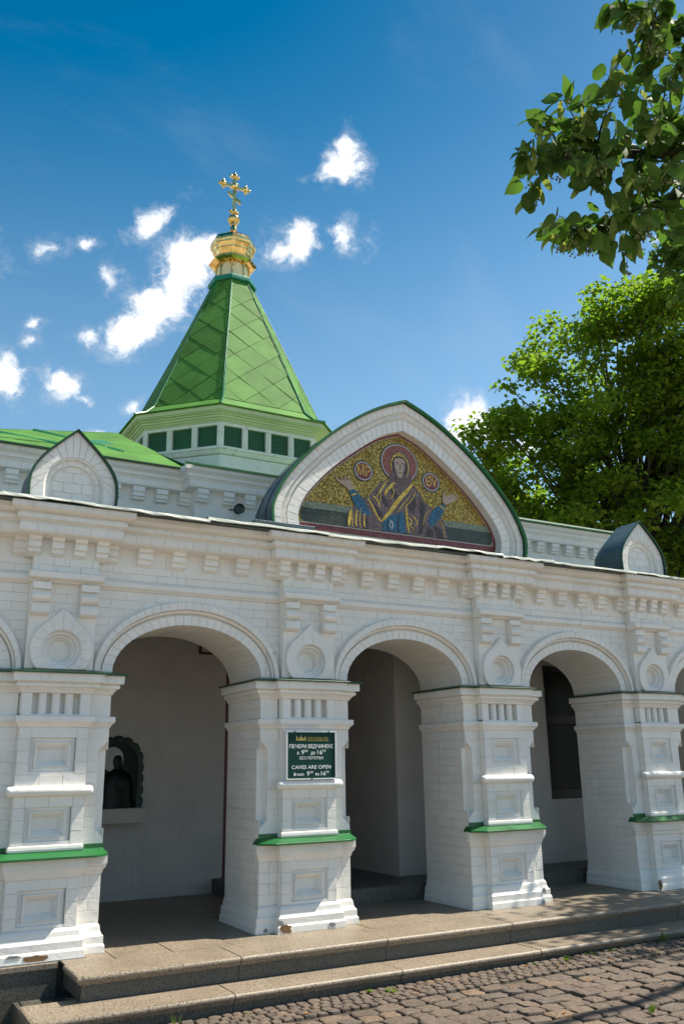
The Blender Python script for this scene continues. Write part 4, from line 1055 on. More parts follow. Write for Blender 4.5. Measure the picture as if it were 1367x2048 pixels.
# ------------------------------------------------------------------ porch floor, steps, plinth
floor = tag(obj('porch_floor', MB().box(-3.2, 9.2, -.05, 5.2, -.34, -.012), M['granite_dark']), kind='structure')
def slab(parent, x0, x1, y0, y1, z0, z1, mat, name='slab'):
    dz = rnd.uniform(-.001, .001)
    return obj(name, MB().box(x0+.0035, x1-.0035, y0+.0035, y1-.0035, z0, z1+dz), mat, parent)
for y0, y1, off in ((-.235, .385, .47), (.385, 1.0, .05), (1.0, 1.62, .6), (1.62, 2.3, .2)):
    x = -1.2 if y0 < 0 else -3
    x = .13 if y0 < 0 else -3.0
    edges = [x]; q = .46 if y0 < 0 else -3+off
    if y0 < 0: edges += [.46, .85]; q = 1.285
    while q < 9: edges.append(q); q += 1.13
    for a, b in zip(edges[:-1], edges[1:]): slab(floor, a, b, y0, y1, -.012, 0, M['granite'])
slab(floor, -3.2, .125, -.09, .385, -.012, 0, M['granite'])
steps = thing('stone_steps', None, None, (2.5, -.6, -.2), kind='structure')
NOSE = [(0, -.0), (-.008, -.002), (-.016, -.010), (-.018, -.020), (-.016, -.030), (-.008, -.036), (-.006, -.044), (.012, -.050), (.012, -.056)]
def tread(xa, xb, y0, y1, z, left_end):
    # bull nosed slab; the nose returns round the left end
    mb = MB(); xa += .0035; xb -= .0035
    yf = y0+.018
    if left_end:
        path = [(xa+.018, y1), (xa+.018, yf), (xb, yf)]
        mb.sweep(path, [(0, z)]+[(-o, z+h) for o, h in NOSE], ends=False)
        mb.add([(xa+.018, yf, z), (xb, yf, z), (xb, y1, z), (xa+.018, y1, z)], [(0, 1, 2, 3)])
    else:
        mb.sweep([(xa, yf), (xb, yf)], [(0, z)]+[(-o, z+h) for o, h in NOSE], ends=False)
        mb.add([(xa, yf, z), (xb, yf, z), (xb, y1, z), (xa, y1, z)], [(0, 1, 2, 3)])
        pr = [(yf, z)]+[(yf+o, z+h) for o, h in NOSE]+[(y1, z-.056), (y1, z)]
        mb.add([(xa, y, zz) for y, zz in pr], [tuple(range(len(pr)))])
    pr = [(yf, z)]+[(yf+o, z+h) for o, h in NOSE]+[(y1, z-.056), (y1, z)]
    mb.add([(xb, y, zz) for y, zz in pr], [tuple(range(len(pr)))])
    return obj('tread', mb, M['granite'], steps, smooth=35)
E1 = [.115, 1.18, 2.315, 3.455, 4.635, 5.33, 6.5, 7.7, 9.0]
for a, b in zip(E1[:-1], E1[1:]): tread(a, b, -.640, -.2375, 0+rnd.uniform(-.001, .001), a < .2)
E2 = [-.19, 1.03, 2.255, 3.485, 4.765, 6.0, 7.2, 8.4, 9.6]
for a, b in zip(E2[:-1], E2[1:]): tread(a, b, -.920, -.50, -.150+rnd.uniform(-.001, .001), a < 0)
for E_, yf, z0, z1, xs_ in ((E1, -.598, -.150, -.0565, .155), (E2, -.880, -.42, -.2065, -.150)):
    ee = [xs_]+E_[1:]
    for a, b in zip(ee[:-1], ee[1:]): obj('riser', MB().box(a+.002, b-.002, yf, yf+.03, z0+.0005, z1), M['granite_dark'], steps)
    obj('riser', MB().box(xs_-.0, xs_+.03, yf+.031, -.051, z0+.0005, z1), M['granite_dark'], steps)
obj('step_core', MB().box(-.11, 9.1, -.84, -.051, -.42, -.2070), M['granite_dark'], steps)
pl = thing('plinth', None, None, (-1, -.1, -.2), kind='structure')
e = [-3.2, -2.0, -1.1, -.36, .112]
for a, b in zip(e[:-1], e[1:]):
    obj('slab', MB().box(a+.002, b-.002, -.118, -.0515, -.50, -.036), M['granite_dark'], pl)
    obj('slab', MB().box(a+.002, b-.002, -.130, -.092, -.035, -.004), M['granite'], pl)
obj('mortar_bed', MB().box(-.46, .30, -.088, .02, -.006, .004), M['mortar'], pl)

# ------------------------------------------------------------------ inside the porch
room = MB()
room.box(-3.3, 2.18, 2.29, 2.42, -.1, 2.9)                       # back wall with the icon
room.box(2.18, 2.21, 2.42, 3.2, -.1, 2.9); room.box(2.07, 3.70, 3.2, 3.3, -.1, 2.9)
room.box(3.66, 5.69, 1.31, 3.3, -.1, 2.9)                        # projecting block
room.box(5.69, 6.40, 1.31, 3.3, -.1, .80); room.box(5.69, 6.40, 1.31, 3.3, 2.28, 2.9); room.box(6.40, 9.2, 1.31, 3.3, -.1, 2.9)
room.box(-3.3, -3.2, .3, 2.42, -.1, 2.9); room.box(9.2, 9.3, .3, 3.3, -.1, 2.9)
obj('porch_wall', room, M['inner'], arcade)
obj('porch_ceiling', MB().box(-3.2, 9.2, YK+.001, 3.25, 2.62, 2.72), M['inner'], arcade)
st = tag(obj('inner_step', MB().box(2.075, 9.1, .79, 3.2, .0005, .135), M['granite_dark']), kind='structure')
for a, b in ((2.1, 3.3), (3.3, 4.5), (4.5, 5.7), (5.7, 6.9)): obj('slab', MB().box(a+.003, b-.003, .782, 1.30, .1355, .141), M['granite_dark'], st)
dr = obj('doorway', MB().box(2.183, 2.26, 2.30, 2.36, .136, 2.55), M['redwood'], arcade)
obj('door_leaf', MB().box(2.26, 3.6, 2.9, 2.95, .136, 2.5), M['redwood'], dr)
wn = obj('porch_window', MB().box(5.70, 6.39, 1.40, 1.42, .81, 2.27), M['window_dark'], arcade)
obj('window_frame', MB().box(5.692, 5.75, 1.36, 1.41, .802, 2.278).box(6.34, 6.398, 1.36, 1.41, .802, 2.278).box(5.75, 6.34, 1.361, 1.411, .802, .90).box(5.75, 6.34, 1.361, 1.411, 1.62, 1.72).box(5.75, 6.34, 1.361, 1.411, 2.22, 2.278), M['black'], wn)
pf = thing('picture_frame', 'pale notice in a dark red frame high on the shaded porch wall', 'picture', (1.95, 2.28, 2.36))
obj('frame', MB().box(1.865, 2.06, 2.255, 2.289, 2.340, 2.362).box(1.865, 1.887, 2.256, 2.289, 2.362, 2.58).box(2.04, 2.06, 2.256, 2.289, 2.362, 2.58).box(1.887, 2.04, 2.256, 2.289, 2.56, 2.58), M['redwood'], pf)
obj('sheet', MB().box(1.8875, 2.0395, 2.272, 2.2885, 2.3625, 2.5595), M['inner'], pf)
# icon case: arched dark relief with a scalloped rim, above a plaster shelf
ic = thing('icon_relief', 'arched dark bronze relief with pale halo on the porch wall under the left arch', 'relief', (1.07, 2.28, .83))
IX, IZ = 1.07, 1.245; yw = 2.2885
def arch_poly(hw, z0, zs, n=20): return [(IX-hw, z0), (IX+hw, z0)]+[(IX+hw*math.cos(math.pi*i/n), zs+hw*math.sin(math.pi*i/n)) for i in range(n+1)]
obj('back_plate', MB().prism_y(arch_poly(.235, .832, IZ), yw-.02, yw), M['bronze'], ic)
def rim_path(hw):
    pts = [(IX+hw, .832+(IZ-.832)*i/16) for i in range(16)]+[(IX+hw*math.cos(math.pi*i/24), IZ+hw*math.sin(math.pi*i/24)) for i in range(25)]+[(IX-hw, IZ-(IZ-.832)*(i+1)/16) for i in range(16)]
    return resample(pts, 120)
po_, pi_ = rim_path(.236), rim_path(.196); ring_o, ring_m, ring_i = [], [], []
for i in range(121):
    (xo, zo), (xi, zi) = po_[i], pi_[i]; d = Vector((xo-xi, zo-zi)).normalized(); k = .006+.022*abs(math.sin(math.pi*i/8.0))**.7
    ring_o.append((xo+d.x*k, zo+d.y*k)); ring_m.append((xo+d.x*(k-.018), zo+d.y*(k-.018))); ring_i.append((xi, zi))
rim = MB()
for (c0, y0), (c1, y1) in (((ring_o, yw), (ring_o, yw-.022)), ((ring_o, yw-.022), (ring_m, yw-.042)), ((ring_m, yw-.042), (ring_i, yw-.034)), ((ring_i, yw-.034), (ring_i, yw-.018))):
    for i in range(120): rim.add([(c0[i][0], y0, c0[i][1]), (c0[i+1][0], y0, c0[i+1][1]), (c1[i+1][0], y1, c1[i+1][1]), (c1[i][0], y1, c1[i][1])], [(0, 1, 2, 3)])
obj('scalloped_rim', rim, M['bronze_frame'], ic, smooth=40)
obj('halo', MB().prism_y([(IX-.055+.105*math.cos(2*math.pi*i/24), 1.285+.115*math.sin(2*math.pi*i/24)) for i in range(24)], yw-.028, yw-.021), M['halo_pale'], ic)
fg = MB(); fg.lathe([(.002, 1.33), (.035, 1.318), (.052, 1.28), (.050, 1.24), (.040, 1.20), (.06, 1.18), (.13, 1.14), (.165, 1.05), (.17, .95), (.19, .84)], (IX-.005, yw-.015, 0), 14)
fg.v = [(x, yw-.02+(y-(yw-.015))*.35, z) for x, y, z in fg.v]
obj('carved_figure', fg, M['bronze'], ic, smooth=50)
obj('carved_book', MB().box(IX-.03, IX+.05, yw-.10, yw-.06, 1.00, 1.09), M['bronze'], ic)
sf = thing('wall_shelf', 'plain plaster shelf under the arched dark relief', 'shelf', (1.05, 2.2, .75))
obj('shelf_board', MB().box(.70, 1.33, 2.13, 2.2895, .700, .826), M['inner'], sf)
obj('shelf_lip', MB().box(.69, 1.34, 2.118, 2.2893, .8265, .832), M['inner'], sf)

# ------------------------------------------------------------------ the sign on the second pier
sg = thing('information_sign', 'square dark green opening hours sign with white and gold lettering on the second pier', 'sign', (2.0, -.03, 1.28))
sx0, sx1, sz0, sz1, sy = 1.777, 2.223, 1.096, 1.470, -.052
obj('panel', MB().box(sx0+.006, sx1-.006, sy, -.016, sz0+.006, sz1-.006), M['sign_green'], sg)
fm = MB(); t = .010
fm.box(sx0, sx1, sy-.008, -.0155, sz0, sz0+t).box(sx0, sx1, sy-.008, -.0155, sz1-t, sz1).box(sx0, sx0+t, sy-.0075, -.0155, sz0+t, sz1-t).box(sx1-t, sx1, sy-.0075, -.0155, sz0+t, sz1-t)
obj('frame', fm, M['sign_frame'], sg)
for x, z in ((sx0+.07, sz1-.005), (sx1-.07, sz1-.005), (2.0, sz0+.005)): obj('clip', MB().lathe([(.006, -.003), (.006, 0)], (x, sy-.008, z), 8, axis='y'), M['black'], sg)
FW = (sx1-sx0)
def text_line(body, size, z, width=None, mat='letter', x=2.0, bold=.0, xs=.86, name='lettering', parent=sg, y=sy-.0012):
    fc = bpy.data.curves.new(name, 'FONT'); fc.body = body; fc.size = size; fc.align_x = 'CENTER'; fc.offset = bold; fc.resolution_u = 3
    tmp = bpy.data.objects.new('tmp_text', fc); COL.objects.link(tmp); bpy.context.view_layer.update()
    me = bpy.data.meshes.new_from_object(tmp.evaluated_get(bpy.context.evaluated_depsgraph_get())); bpy.data.objects.remove(tmp)
    if width:
        xx = [v.co.x for v in me.vertices]; xs = width/(max(xx)-min(xx)); mid = (max(xx)+min(xx))/2
        me.transform(Matrix.Translation((-mid, 0, 0)))
    me.transform(Matrix.Rotation(R(90), 4, 'X') @ Matrix.Diagonal((xs, 1, 1, 1))); me.materials.clear(); me.materials.append(M[mat]); me.name = name
    return put(name, me, parent, (x, y, z))
text_line('ПЕЧЕРИ ВІДЧИНЕНІ', .040, 1.337, .390, bold=.0005)
text_line('з', .036, 1.289, .019, x=1.880, bold=.0005); text_line('9', .048, 1.289, .024, x=1.922, bold=.0005); text_line('00', .026, 1.307, .030, x=1.952, bold=.0001)
text_line('до', .036, 1.289, .040, x=2.014, bold=.0005); text_line('16', .048, 1.289, .044, x=2.076, bold=.0005); text_line('30', .026, 1.307, .028, x=2.114, bold=.0001)
text_line('БЕЗ ПЕРЕРВИ', .031, 1.250, .210, bold=.0001)
text_line('CAVES ARE OPEN', .039, 1.178, .350, bold=.0004)
text_line('from', .038, 1.126, .088, x=1.888, bold=.0002); text_line('9', .046, 1.126, .023, x=1.970, bold=.0005); text_line('00', .025, 1.144, .030, x=2.000, bold=.0001)
text_line('to', .038, 1.126, .036, x=2.052, bold=.0002); text_line('16', .046, 1.126, .042, x=2.106, bold=.0005); text_line('30', .025, 1.144, .028, x=2.143, bold=.0001)
text_line('КИЄВО-ПЕЧЕРСЬКА ЛАВРА', .029, 1.402, .190, mat='gold_print', x=2.060, bold=.0002)
em = MB().box(1.965, 2.155, sy-.0012, sy-.0005, 1.393, 1.3965)
for cx_, hgt, wd in ((1.872, .040, .016), (1.892, .026, .014), (1.908, .044, .020), (1.927, .028, .014), (1.944, .038, .014)):
    em.prism_y([(cx_-wd/2, 1.395), (cx_+wd/2, 1.395), (cx_+wd/2, 1.395+hgt*.45), (cx_+wd*.35, 1.395+hgt*.62), (cx_, 1.395+hgt), (cx_-wd*.35, 1.395+hgt*.62), (cx_-wd/2, 1.395+hgt*.45)], sy-.0012, sy-.0004)
obj('emblem', em, M['gold_print'], sg)
# ------------------------------------------------------------------ ground
def zg(x, y=0): return -.252+.010*min(max(x-1, -3), 9)
gr = tag(obj('ground', MB().add([(-600, -600, -.335), (600, -600, -.335), (600, 600, -.335), (-600, 600, -.335)], [(0, 1, 2, 3)]), M['paving']), kind='structure')
pv = thing('cobble_pavement', None, None, (2, -2, -.25), kind='structure')
bed = MB(); nx, ny = 40, 24
vs = [(-2.7+11.4*i/nx, -5.3+4.43*j/ny, zg(-2.7+11.4*i/nx)-.020) for j in range(ny+1) for i in range(nx+1)]
bed.add(vs, [(j*(nx+1)+i, j*(nx+1)+i+1, (j+1)*(nx+1)+i+1, (j+1)*(nx+1)+i) for j in range(ny) for i in range(nx)])
obj('joint_bed', bed, M['soil'], pv)
def stone_mb(hx, hy, h=.055, n=12, rough=.10):
    rings = []; base = []
    cut = .16
    for x, y in ((1, -.45), (1, .45), (1-cut*.6, 1-cut), (.45, 1), (-.45, 1), (-1+cut, 1-cut*.6), (-1, .45), (-1, -.45), (-1+cut*.6, -1+cut), (-.45, -1), (.45, -1), (1-cut, -1+cut*.6)):
        base.append((hx*(x+rnd.uniform(-rough, rough)), hy*(y+rnd.uniform(-rough, rough))))
    for k, z in ((1.02, -h), (1.0, -.012), (.965, -.0035), (.80, .0005)):
        rings.append([(x*k, y*k, z+rnd.uniform(-.0028, .0028)*(z > -.03)) for x, y in base])
    mb = MB().loft(rings, caps=False)
    o = len(mb.v); mb.v.append((rnd.uniform(-.3, .3)*hx, rnd.uniform(-.3, .3)*hy, .003+rnd.uniform(-.004, .004))); mb.f += [(o-n+i, o-n+(i+1) % n, o) for i in range(n)]
    return mb
def stones(name, places, hx, hy, nvar, rough):
    var = [stone_mb(hx, hy, rough=rough) for _ in range(nvar)]
    mes = [mesh(name, v, M['stone']) for v in var]
    def size(p):
        d = Vector((p[0], p[1], p[2]))-CAM; z = d.dot(cf)
        if z < .3: return 0
        px, py = 683.5+1740.96*d.dot(cr)/z, 1024-1740.96*d.dot(cu)/z
        return (1/d.length_squared if (-20 < px < 1390 and py < 2080) else 0)+1e-6/d.length
    places.sort(key=size, reverse=True)
    for p in places[:300]:
        o = put(name, rnd.choice(mes), pv, p[:3]); o.rotation_euler = (rnd.uniform(-.03, .03), rnd.uniform(-.03, .03), p[3]+rnd.choice((0, math.pi))); o.scale = (p[4], p[5], 1)
    mb = MB()
    for p in places[300:]:
        v = rnd.choice(var); c, s = math.cos(p[3]), math.sin(p[3]); tx, ty = rnd.uniform(-.03, .03), rnd.uniform(-.03, .03)
        mb.add([(p[0]+c*x*p[4]-s*y*p[5], p[1]+s*x*p[4]+c*y*p[5], p[2]+z+tx*x+ty*y) for x, y, z in v.v], v.f)
    if mb.v: tag(obj(name+'_field', mb, M['stone'], pv), kind='stuff')
pl_ = []
for r in range(5):
    y = -.918-.067*r; x = -.6+rnd.uniform(0, .03)
    while x < 9.0:
        wd = rnd.uniform(.062, .090); pl_.append((x+wd/2, y+rnd.uniform(-.004, .004)-.012*math.sin(x*1.3), zg(x)+rnd.uniform(-.003, .003), rnd.uniform(-.06, .06), (wd-.008)/.075, rnd.uniform(.90, 1.0))); x += wd
for y0 in np.arange(-.40, -.92, -.067):
    x = -2.6
    while x < -.24: pl_.append((x, float(y0), zg(x), rnd.uniform(-.06, .06), .9, .92)); x += .078
stones('sett', pl_, .0375, .0315, 8, .07)
pl_ = []
y = -1.262
while y > -5.2:
    h = rnd.uniform(.125, .165); x = -1.6+rnd.uniform(0, .15); ph = rnd.uniform(0, 6)
    while x < 8.5:
        wd = rnd.uniform(.12, .21)
        pl_.append((x+wd/2, y-h/2+.012*math.sin(x*1.7+ph)+rnd.uniform(-.006, .006), zg(x)+rnd.uniform(-.007, .007), rnd.uniform(-.09, .09), (wd-.010)/.17, (h-.008)/.15)); x += wd
    y -= h
stones('cobblestone', pl_, .085, .075, 14, .13)

# ------------------------------------------------------------------ small plants and fallen leaves
def weed(x, y, n, size, label, grass=False):
    z = zg(x)-.012; mb = MB()
    for i in range(n):
        a = rnd.uniform(0, 2*math.pi); L = size*rnd.uniform(.6, 1.2); up = rnd.uniform(.5, 1.2) if not grass else rnd.uniform(1.2, 2.4); wd = L*(.30 if not grass else .06)
        d = Vector((math.cos(a), math.sin(a), 0)); s = Vector((-d.y, d.x, 0)); o = Vector((x, y, z))+d*rnd.uniform(0, size*.35)+s*rnd.uniform(-.3, .3)*size
        p1 = o+d*L*.35+Vector((0, 0, L*.5*up)); p2 = o+d*L*.9+Vector((0, 0, L*.55*up)) if not grass else o+d*L*.6+Vector((0, 0, L*up))
        mb.add([o, p1-s*wd, p1+s*wd, p2], [(0, 1, 3), (0, 3, 2)])
    t = thing('grass_tuft' if grass else 'weed', label, 'weed', (x, y, z), 'weeds growing along the foot of the steps')
    obj('blade' if grass else 'foliage', mb, M['weed'], t)
weed(1.99, -.955, 12, .040, 'small green weed against the lower step, nearer of the pair below the second pier')
weed(2.10, -1.02, 16, .042, 'yellow green weed just in front of the lower step below the second pier')
weed(3.41, -.945, 12, .034, 'low weed at the step foot, second clump from the pair below the second pier')
weed(3.68, -.99, 26, .045, 'broad spreading weed patch among the small setts below the third pier')
weed(3.95, -.93, 16, .050, 'tall dark leafy weed rising against the shaded lower step')
weed(4.18, -.94, 10, .046, 'upright two leaved weed at the step foot, farther right beyond the tall one')
weed(4.76, -.935, 30, .040, 'low bushy weed at the far right end of the lower step', True)
weed(.62, -1.00, 9, .048, 'thin grass tuft sprouting near the left corner of the lower step', True)
weed(3.12, -2.30, 40, .032, 'moss and grass patch between the cobbles at the lower right corner', True)
weed(1.10, -.96, 30, .022, 'flat mossy weed in the setts at the left part of the steps')
k = 0
for x, y, wh in ((2.24, -1.10, 'pale curled leaf on the setts below the second pier'), (3.27, -.99, 'pinkish leaf beside the first weed of the third pier'), (3.47, -1.10, 'orange leaf standing on the setts under the spreading weed'), (2.79, -1.42, 'brown leaf on the first row of cobbles'), (3.67, -1.90, 'yellow leaf on the cobbles at the right'), (3.90, -1.20, 'small tan leaf where setts meet cobbles at right'), (3.33, -1.55, 'small orange leaf in mid pavement'), (2.66, -2.05, 'dark red leaf on the cobbles near the bottom edge'), (3.05, -2.10, 'orange leaf among cobbles near the bottom right corner'), (1.38, -1.20, 'reddish leaf lying on the setts at left'), (2.30, -1.45, 'small yellow leaf on cobbles left of centre')):
    z = zg(x)+.006; a = rnd.uniform(0, 6.28); L = .017; d = Vector((math.cos(a), math.sin(a), 0)); s = Vector((-d.y, d.x, 0)); o = Vector((x, y, z))
    mb = MB().add([o-d*L, o-s*L*.55+Vector((0, 0, .008)), o+d*L+Vector((0, 0, .004)), o+s*L*.55+Vector((0, 0, .010)), o], [(0, 1, 4), (1, 2, 4), (2, 3, 4), (3, 0, 4)])
    tag(obj('fallen_leaf', mb, M['dry'], None, (x, y, z)), wh+', dry', 'leaf', 'dry leaves fallen on the paving')

# ------------------------------------------------------------------ trees
nr = np.random.default_rng(11)
def leaf_frames(n, droop=.35, spread=1.0):
    """random leaf axes: a = along the leaf, b = across, c = face normal"""
    az = nr.uniform(0, 2*np.pi, n); dz = nr.normal(-droop, .35, n)
    a = np.stack([np.cos(az), np.sin(az), dz], 1); a /= np.linalg.norm(a, axis=1)[:, None]
    up = np.stack([nr.normal(0, .45*spread, n), nr.normal(0, .45*spread, n), np.ones(n)], 1)
    b = np.cross(up, a); b /= np.linalg.norm(b, axis=1)[:, None]; c = np.cross(a, b)
    return a, b, c
def leaf_cloud(name, pos, size, mat, parent, droop=.35):
    n = len(pos); a, b, c = leaf_frames(n, droop); s = (size*nr.uniform(.65, 1.25, n))[:, None]
    T = [(0, 0, 0), (.35, -.36, .10), (.35, .36, .10), (.75, -.26, .04), (.75, .26, .04), (1.05, 0, -.14), (.5, 0, 0)]
    V = np.stack([pos+s*(a*t[0]+b*t[1]+c*t[2]) for t in T], 1).reshape(-1, 3)
    F = np.array([(0, 1, 6), (1, 3, 6), (3, 5, 6), (5, 4, 6), (4, 2, 6), (2, 0, 6)]); k = len(T)
    I = (F[None]+np.arange(n)[:, None, None]*k).reshape(-1)
    org = np.array(wpos(parent)); V = V-org
    me = bpy.data.meshes.new(name); me.vertices.add(len(V)); me.vertices.foreach_set('co', V.astype(np.float32).ravel())
    me.loops.add(len(I)); me.loops.foreach_set('vertex_index', I.astype(np.int32))
    nf = n*len(F); me.polygons.add(nf); me.polygons.foreach_set('loop_start', np.arange(0, nf*3, 3, dtype=np.int32)); me.polygons.foreach_set('loop_total', np.full(nf, 3, dtype=np.int32))
    me.update(); me.validate(); me.materials.append(mat)
    return tag(put(name, me, parent, wpos(parent)), kind='stuff')
def bent(p, q, k, sag=0):
    p, q = Vector(p), Vector(q); out = []
    off = Vector((rnd.uniform(-1, 1), rnd.uniform(-1, 1), rnd.uniform(-.4, 1)))*(q-p).length*.10
    for i in range(k+1):
        t = i/k; out.append(p.lerp(q, t)+off*math.sin(math.pi*t)+Vector((0, 0, -sag*t*t)))
    return out
def big_tree(name, label, base, top, crown, clumps, per, leaf, sub=0):
    t = thing(name, label, 'tree', base, 'trees beyond the hall')
    tr = bent(base, top, 8); H = top[2]-base[2]
    obj('trunk', MB().tube(tr, [.26-.22*i/8 for i in range(9)], 8), M['bark'], t, smooth=60)
    pts = []
    wts = np.array([max(c[1])**2*c[2] for c in crown]); wts = wts/wts.sum()
    for i in range(clumps):
        (cx, cy, cz), (rx, ry, rz), _ = crown[nr.choice(len(crown), p=wts)]
        while True:
            u = nr.normal(0, 1, 3); u /= np.linalg.norm(u)
            r = nr.uniform(.1, 1.0)**.42*nr.uniform(.86, 1.14)*(1+.07*math.sin(5*math.atan2(u[1], u[0])+sub)+.06*math.sin(7*u[2]+sub*2))
            p = np.array([cx+rx*r*u[0], cy+ry*r*u[1], cz+rz*r*u[2]])
            if p[2] > 2.6: break
        cl = nr.uniform(.26, .62); m_ = int(per*(cl/.5)**2)
        q = nr.normal(0, 1, (m_, 3)); q /= np.linalg.norm(q, axis=1)[:, None]; q *= (nr.uniform(0, 1, m_)**.45)[:, None]
        pts.append(p+q*np.array([cl, cl, cl*.62]))
        if i % 2 == 0:
            s = min(7, max(2, int(8*(p[2]-1.2-base[2])/H*.8))); a = tr[s]
            L = bent(a, p, 4, .0); obj('limb', MB().tube(L, [.050, .038, .027, .017, .008], 5), M['bark'], t, smooth=60)
    leaf_cloud('crown', np.concatenate(pts), leaf, M['leaf'], t)
    return t
big_tree('broadleaf_tree', 'tall sunlit broadleaf tree behind the hall, trunk showing through its dense crown', (12.7, 4.4, -.3), (12.9, 4.7, 11.0), [((13.0, 4.4, 6.2), (3.5, 3.4, 4.3), 1.0), ((10.35, 5.55, 8.25), (1.35, 1.35, 1.45), 1.6), ((10.5, 6.3, 7.1), (1.35, 1.3, 1.5), 1.4), ((11.5, 4.3, 8.9), (1.5, 1.5, 1.55), 1.4), ((11.9, 5.0, 5.8), (2.1, 1.8, 2.0), 2.0), ((11.75, 3.1, 9.2), (1.4, 1.4, 1.5), 1.4), ((12.3, 3.6, 7.4), (1.4, 1.2, 1.6), 1.6)], 440, 185, .112)
t2 = big_tree('broadleaf_tree', 'lower broadleaf tree whose side boughs reach toward the pediment', (11.6, 7.6, -.3), (11.5, 7.5, 7.4), [((11.2, 7.4, 5.0), (2.0, 2.0, 2.0), 1.0)], 90, 225, .11, 2)
obj('limb', MB().tube(bent((11.4, 7.5, 5.2), (9.15, 6.9, 7.5), 6), [.06, .05, .04, .03, .025, .018, .010], 5), M['bark'], t2, smooth=60)
q = np.array([(9.0, 6.8, 7.72), (9.15, 6.8, 7.6), (9.3, 6.85, 7.45), (9.4, 6.75, 7.72), (9.5, 6.8, 7.2), (9.7, 6.9, 7.3), (9.6, 6.7, 7.0), (9.85, 6.9, 6.9), (9.8, 6.6, 6.5), (10.1, 6.8, 6.8)])
leaf_cloud('side_bough', np.concatenate([p+nr.normal(0, .13, (80, 3)) for p in q]), .11, M['leaf'], t2)

# the linden beside the camera: boughs, twigs, leaves one by one, bracts and fruit
lin = thing('linden_tree', 'linden tree close by whose leafy boughs with pale bracts and berries hang into the sky', 'tree', (3.0, -5.7, -.26), 'linden trees in front of the steps')
obj('trunk', MB().tube([(3.0, -5.7, -.3), (2.98, -5.68, .6), (3.0, -5.62, 1.8), (2.95, -5.6, 3.0), (2.9, -5.5, 4.4), (3.9, -6.3, 5.9)], [.22, .17, .155, .14, .10, .05], 10), M['bark'], lin, smooth=60)
BO = {'A': [(2.92, -5.5, 3.5), (2.5, -5.15, 3.75), (2.11, -4.89, 3.80), (1.64, -4.67, 3.66), (1.43, -4.56, 3.61), (1.25, -4.50, 3.56), (1.04, -4.45, 3.53), (.90, -4.40, 3.49), (.80, -4.34, 3.45)],
      'B': [(2.9, -5.5, 4.2), (2.3, -5.3, 4.15), (1.80, -5.11, 4.04), (1.46, -4.91, 3.97), (1.25, -4.80, 3.93), (1.08, -4.76, 3.91), (.97, -4.73, 3.93)],
      'C': [(2.95, -5.55, 3.3), (2.6, -5.0, 3.8), (2.31, -4.76, 3.82), (1.84, -4.51, 3.62), (1.55, -4.44, 3.52), (1.40, -4.37, 3.45), (1.24, -4.30, 3.37), (1.16, -4.24, 3.32)]}
BO = {k: [Vector(p) for p in v] for k, v in BO.items()}
for k, v in BO.items(): obj('bough', MB().tube(v, [.05*(1-i/len(v))**1.3+.004 for i in range(len(v))], 6), M['twig'], lin, smooth=60)
TIPS = [(.8,-4.42,3.62),(.87,-4.47,3.69),(.84,-4.59,3.57),(.99,-4.56,3.72),(.92,-4.71,3.59),(.69,-4.45,3.43),(.88,-4.21,3.52),(.81,-4.31,3.35),(.96,-4.24,3.29),(.86,-4.40,3.21),(1.17,-4.18,3.37),(1.03,-4.39,3.19),(1.15,-4.36,3.21),(1.28,-4.33,3.21),(1.09,-4.61,3.16),(1.38,-4.39,3.34),(1.27,-4.56,3.26),(1.10,-4.75,3.28),(1.04,-4.73,3.49),(1.22,-4.55,3.82),(1.09,-4.77,3.64),(.91,-4.67,3.42),(.90,-4.49,3.35),(.97,-4.55,3.24),(.99,-4.68,3.25),(.95,-4.42,3.65),(.84,-4.64,3.29),
        (.91,-4.74,3.93),(.90,-4.79,3.84),(1.05,-4.76,3.82),(1.13,-4.67,3.83),(.98,-4.84,3.74),(1.16,-4.75,3.71),(1.01,-4.86,3.91),(1.3,-4.8,3.75),(1.35,-4.7,3.5),(1.2,-4.85,3.85),(1.5,-4.5,3.4),(1.45,-4.8,3.9),(1.3,-4.6,3.65),(1.2,-4.5,3.42),(1.35,-4.5,3.5)]
twigs = []
allp = [p for v in BO.values() for p in v]
for tp in TIPS:
    tp = Vector(tp)
    cand = [p for p in allp if p.x > tp.x+.05] or allp
    a = min(cand, key=lambda p: (p-tp).length)
    tw = bent(a, tp, 6); twigs.append(tw)
    obj('twig', MB().tube(tw, [.006, .005, .0045, .004, .003, .0025, .0015], 5), M['twig'], lin)
for v in BO.values(): twigs.append(v[3:])
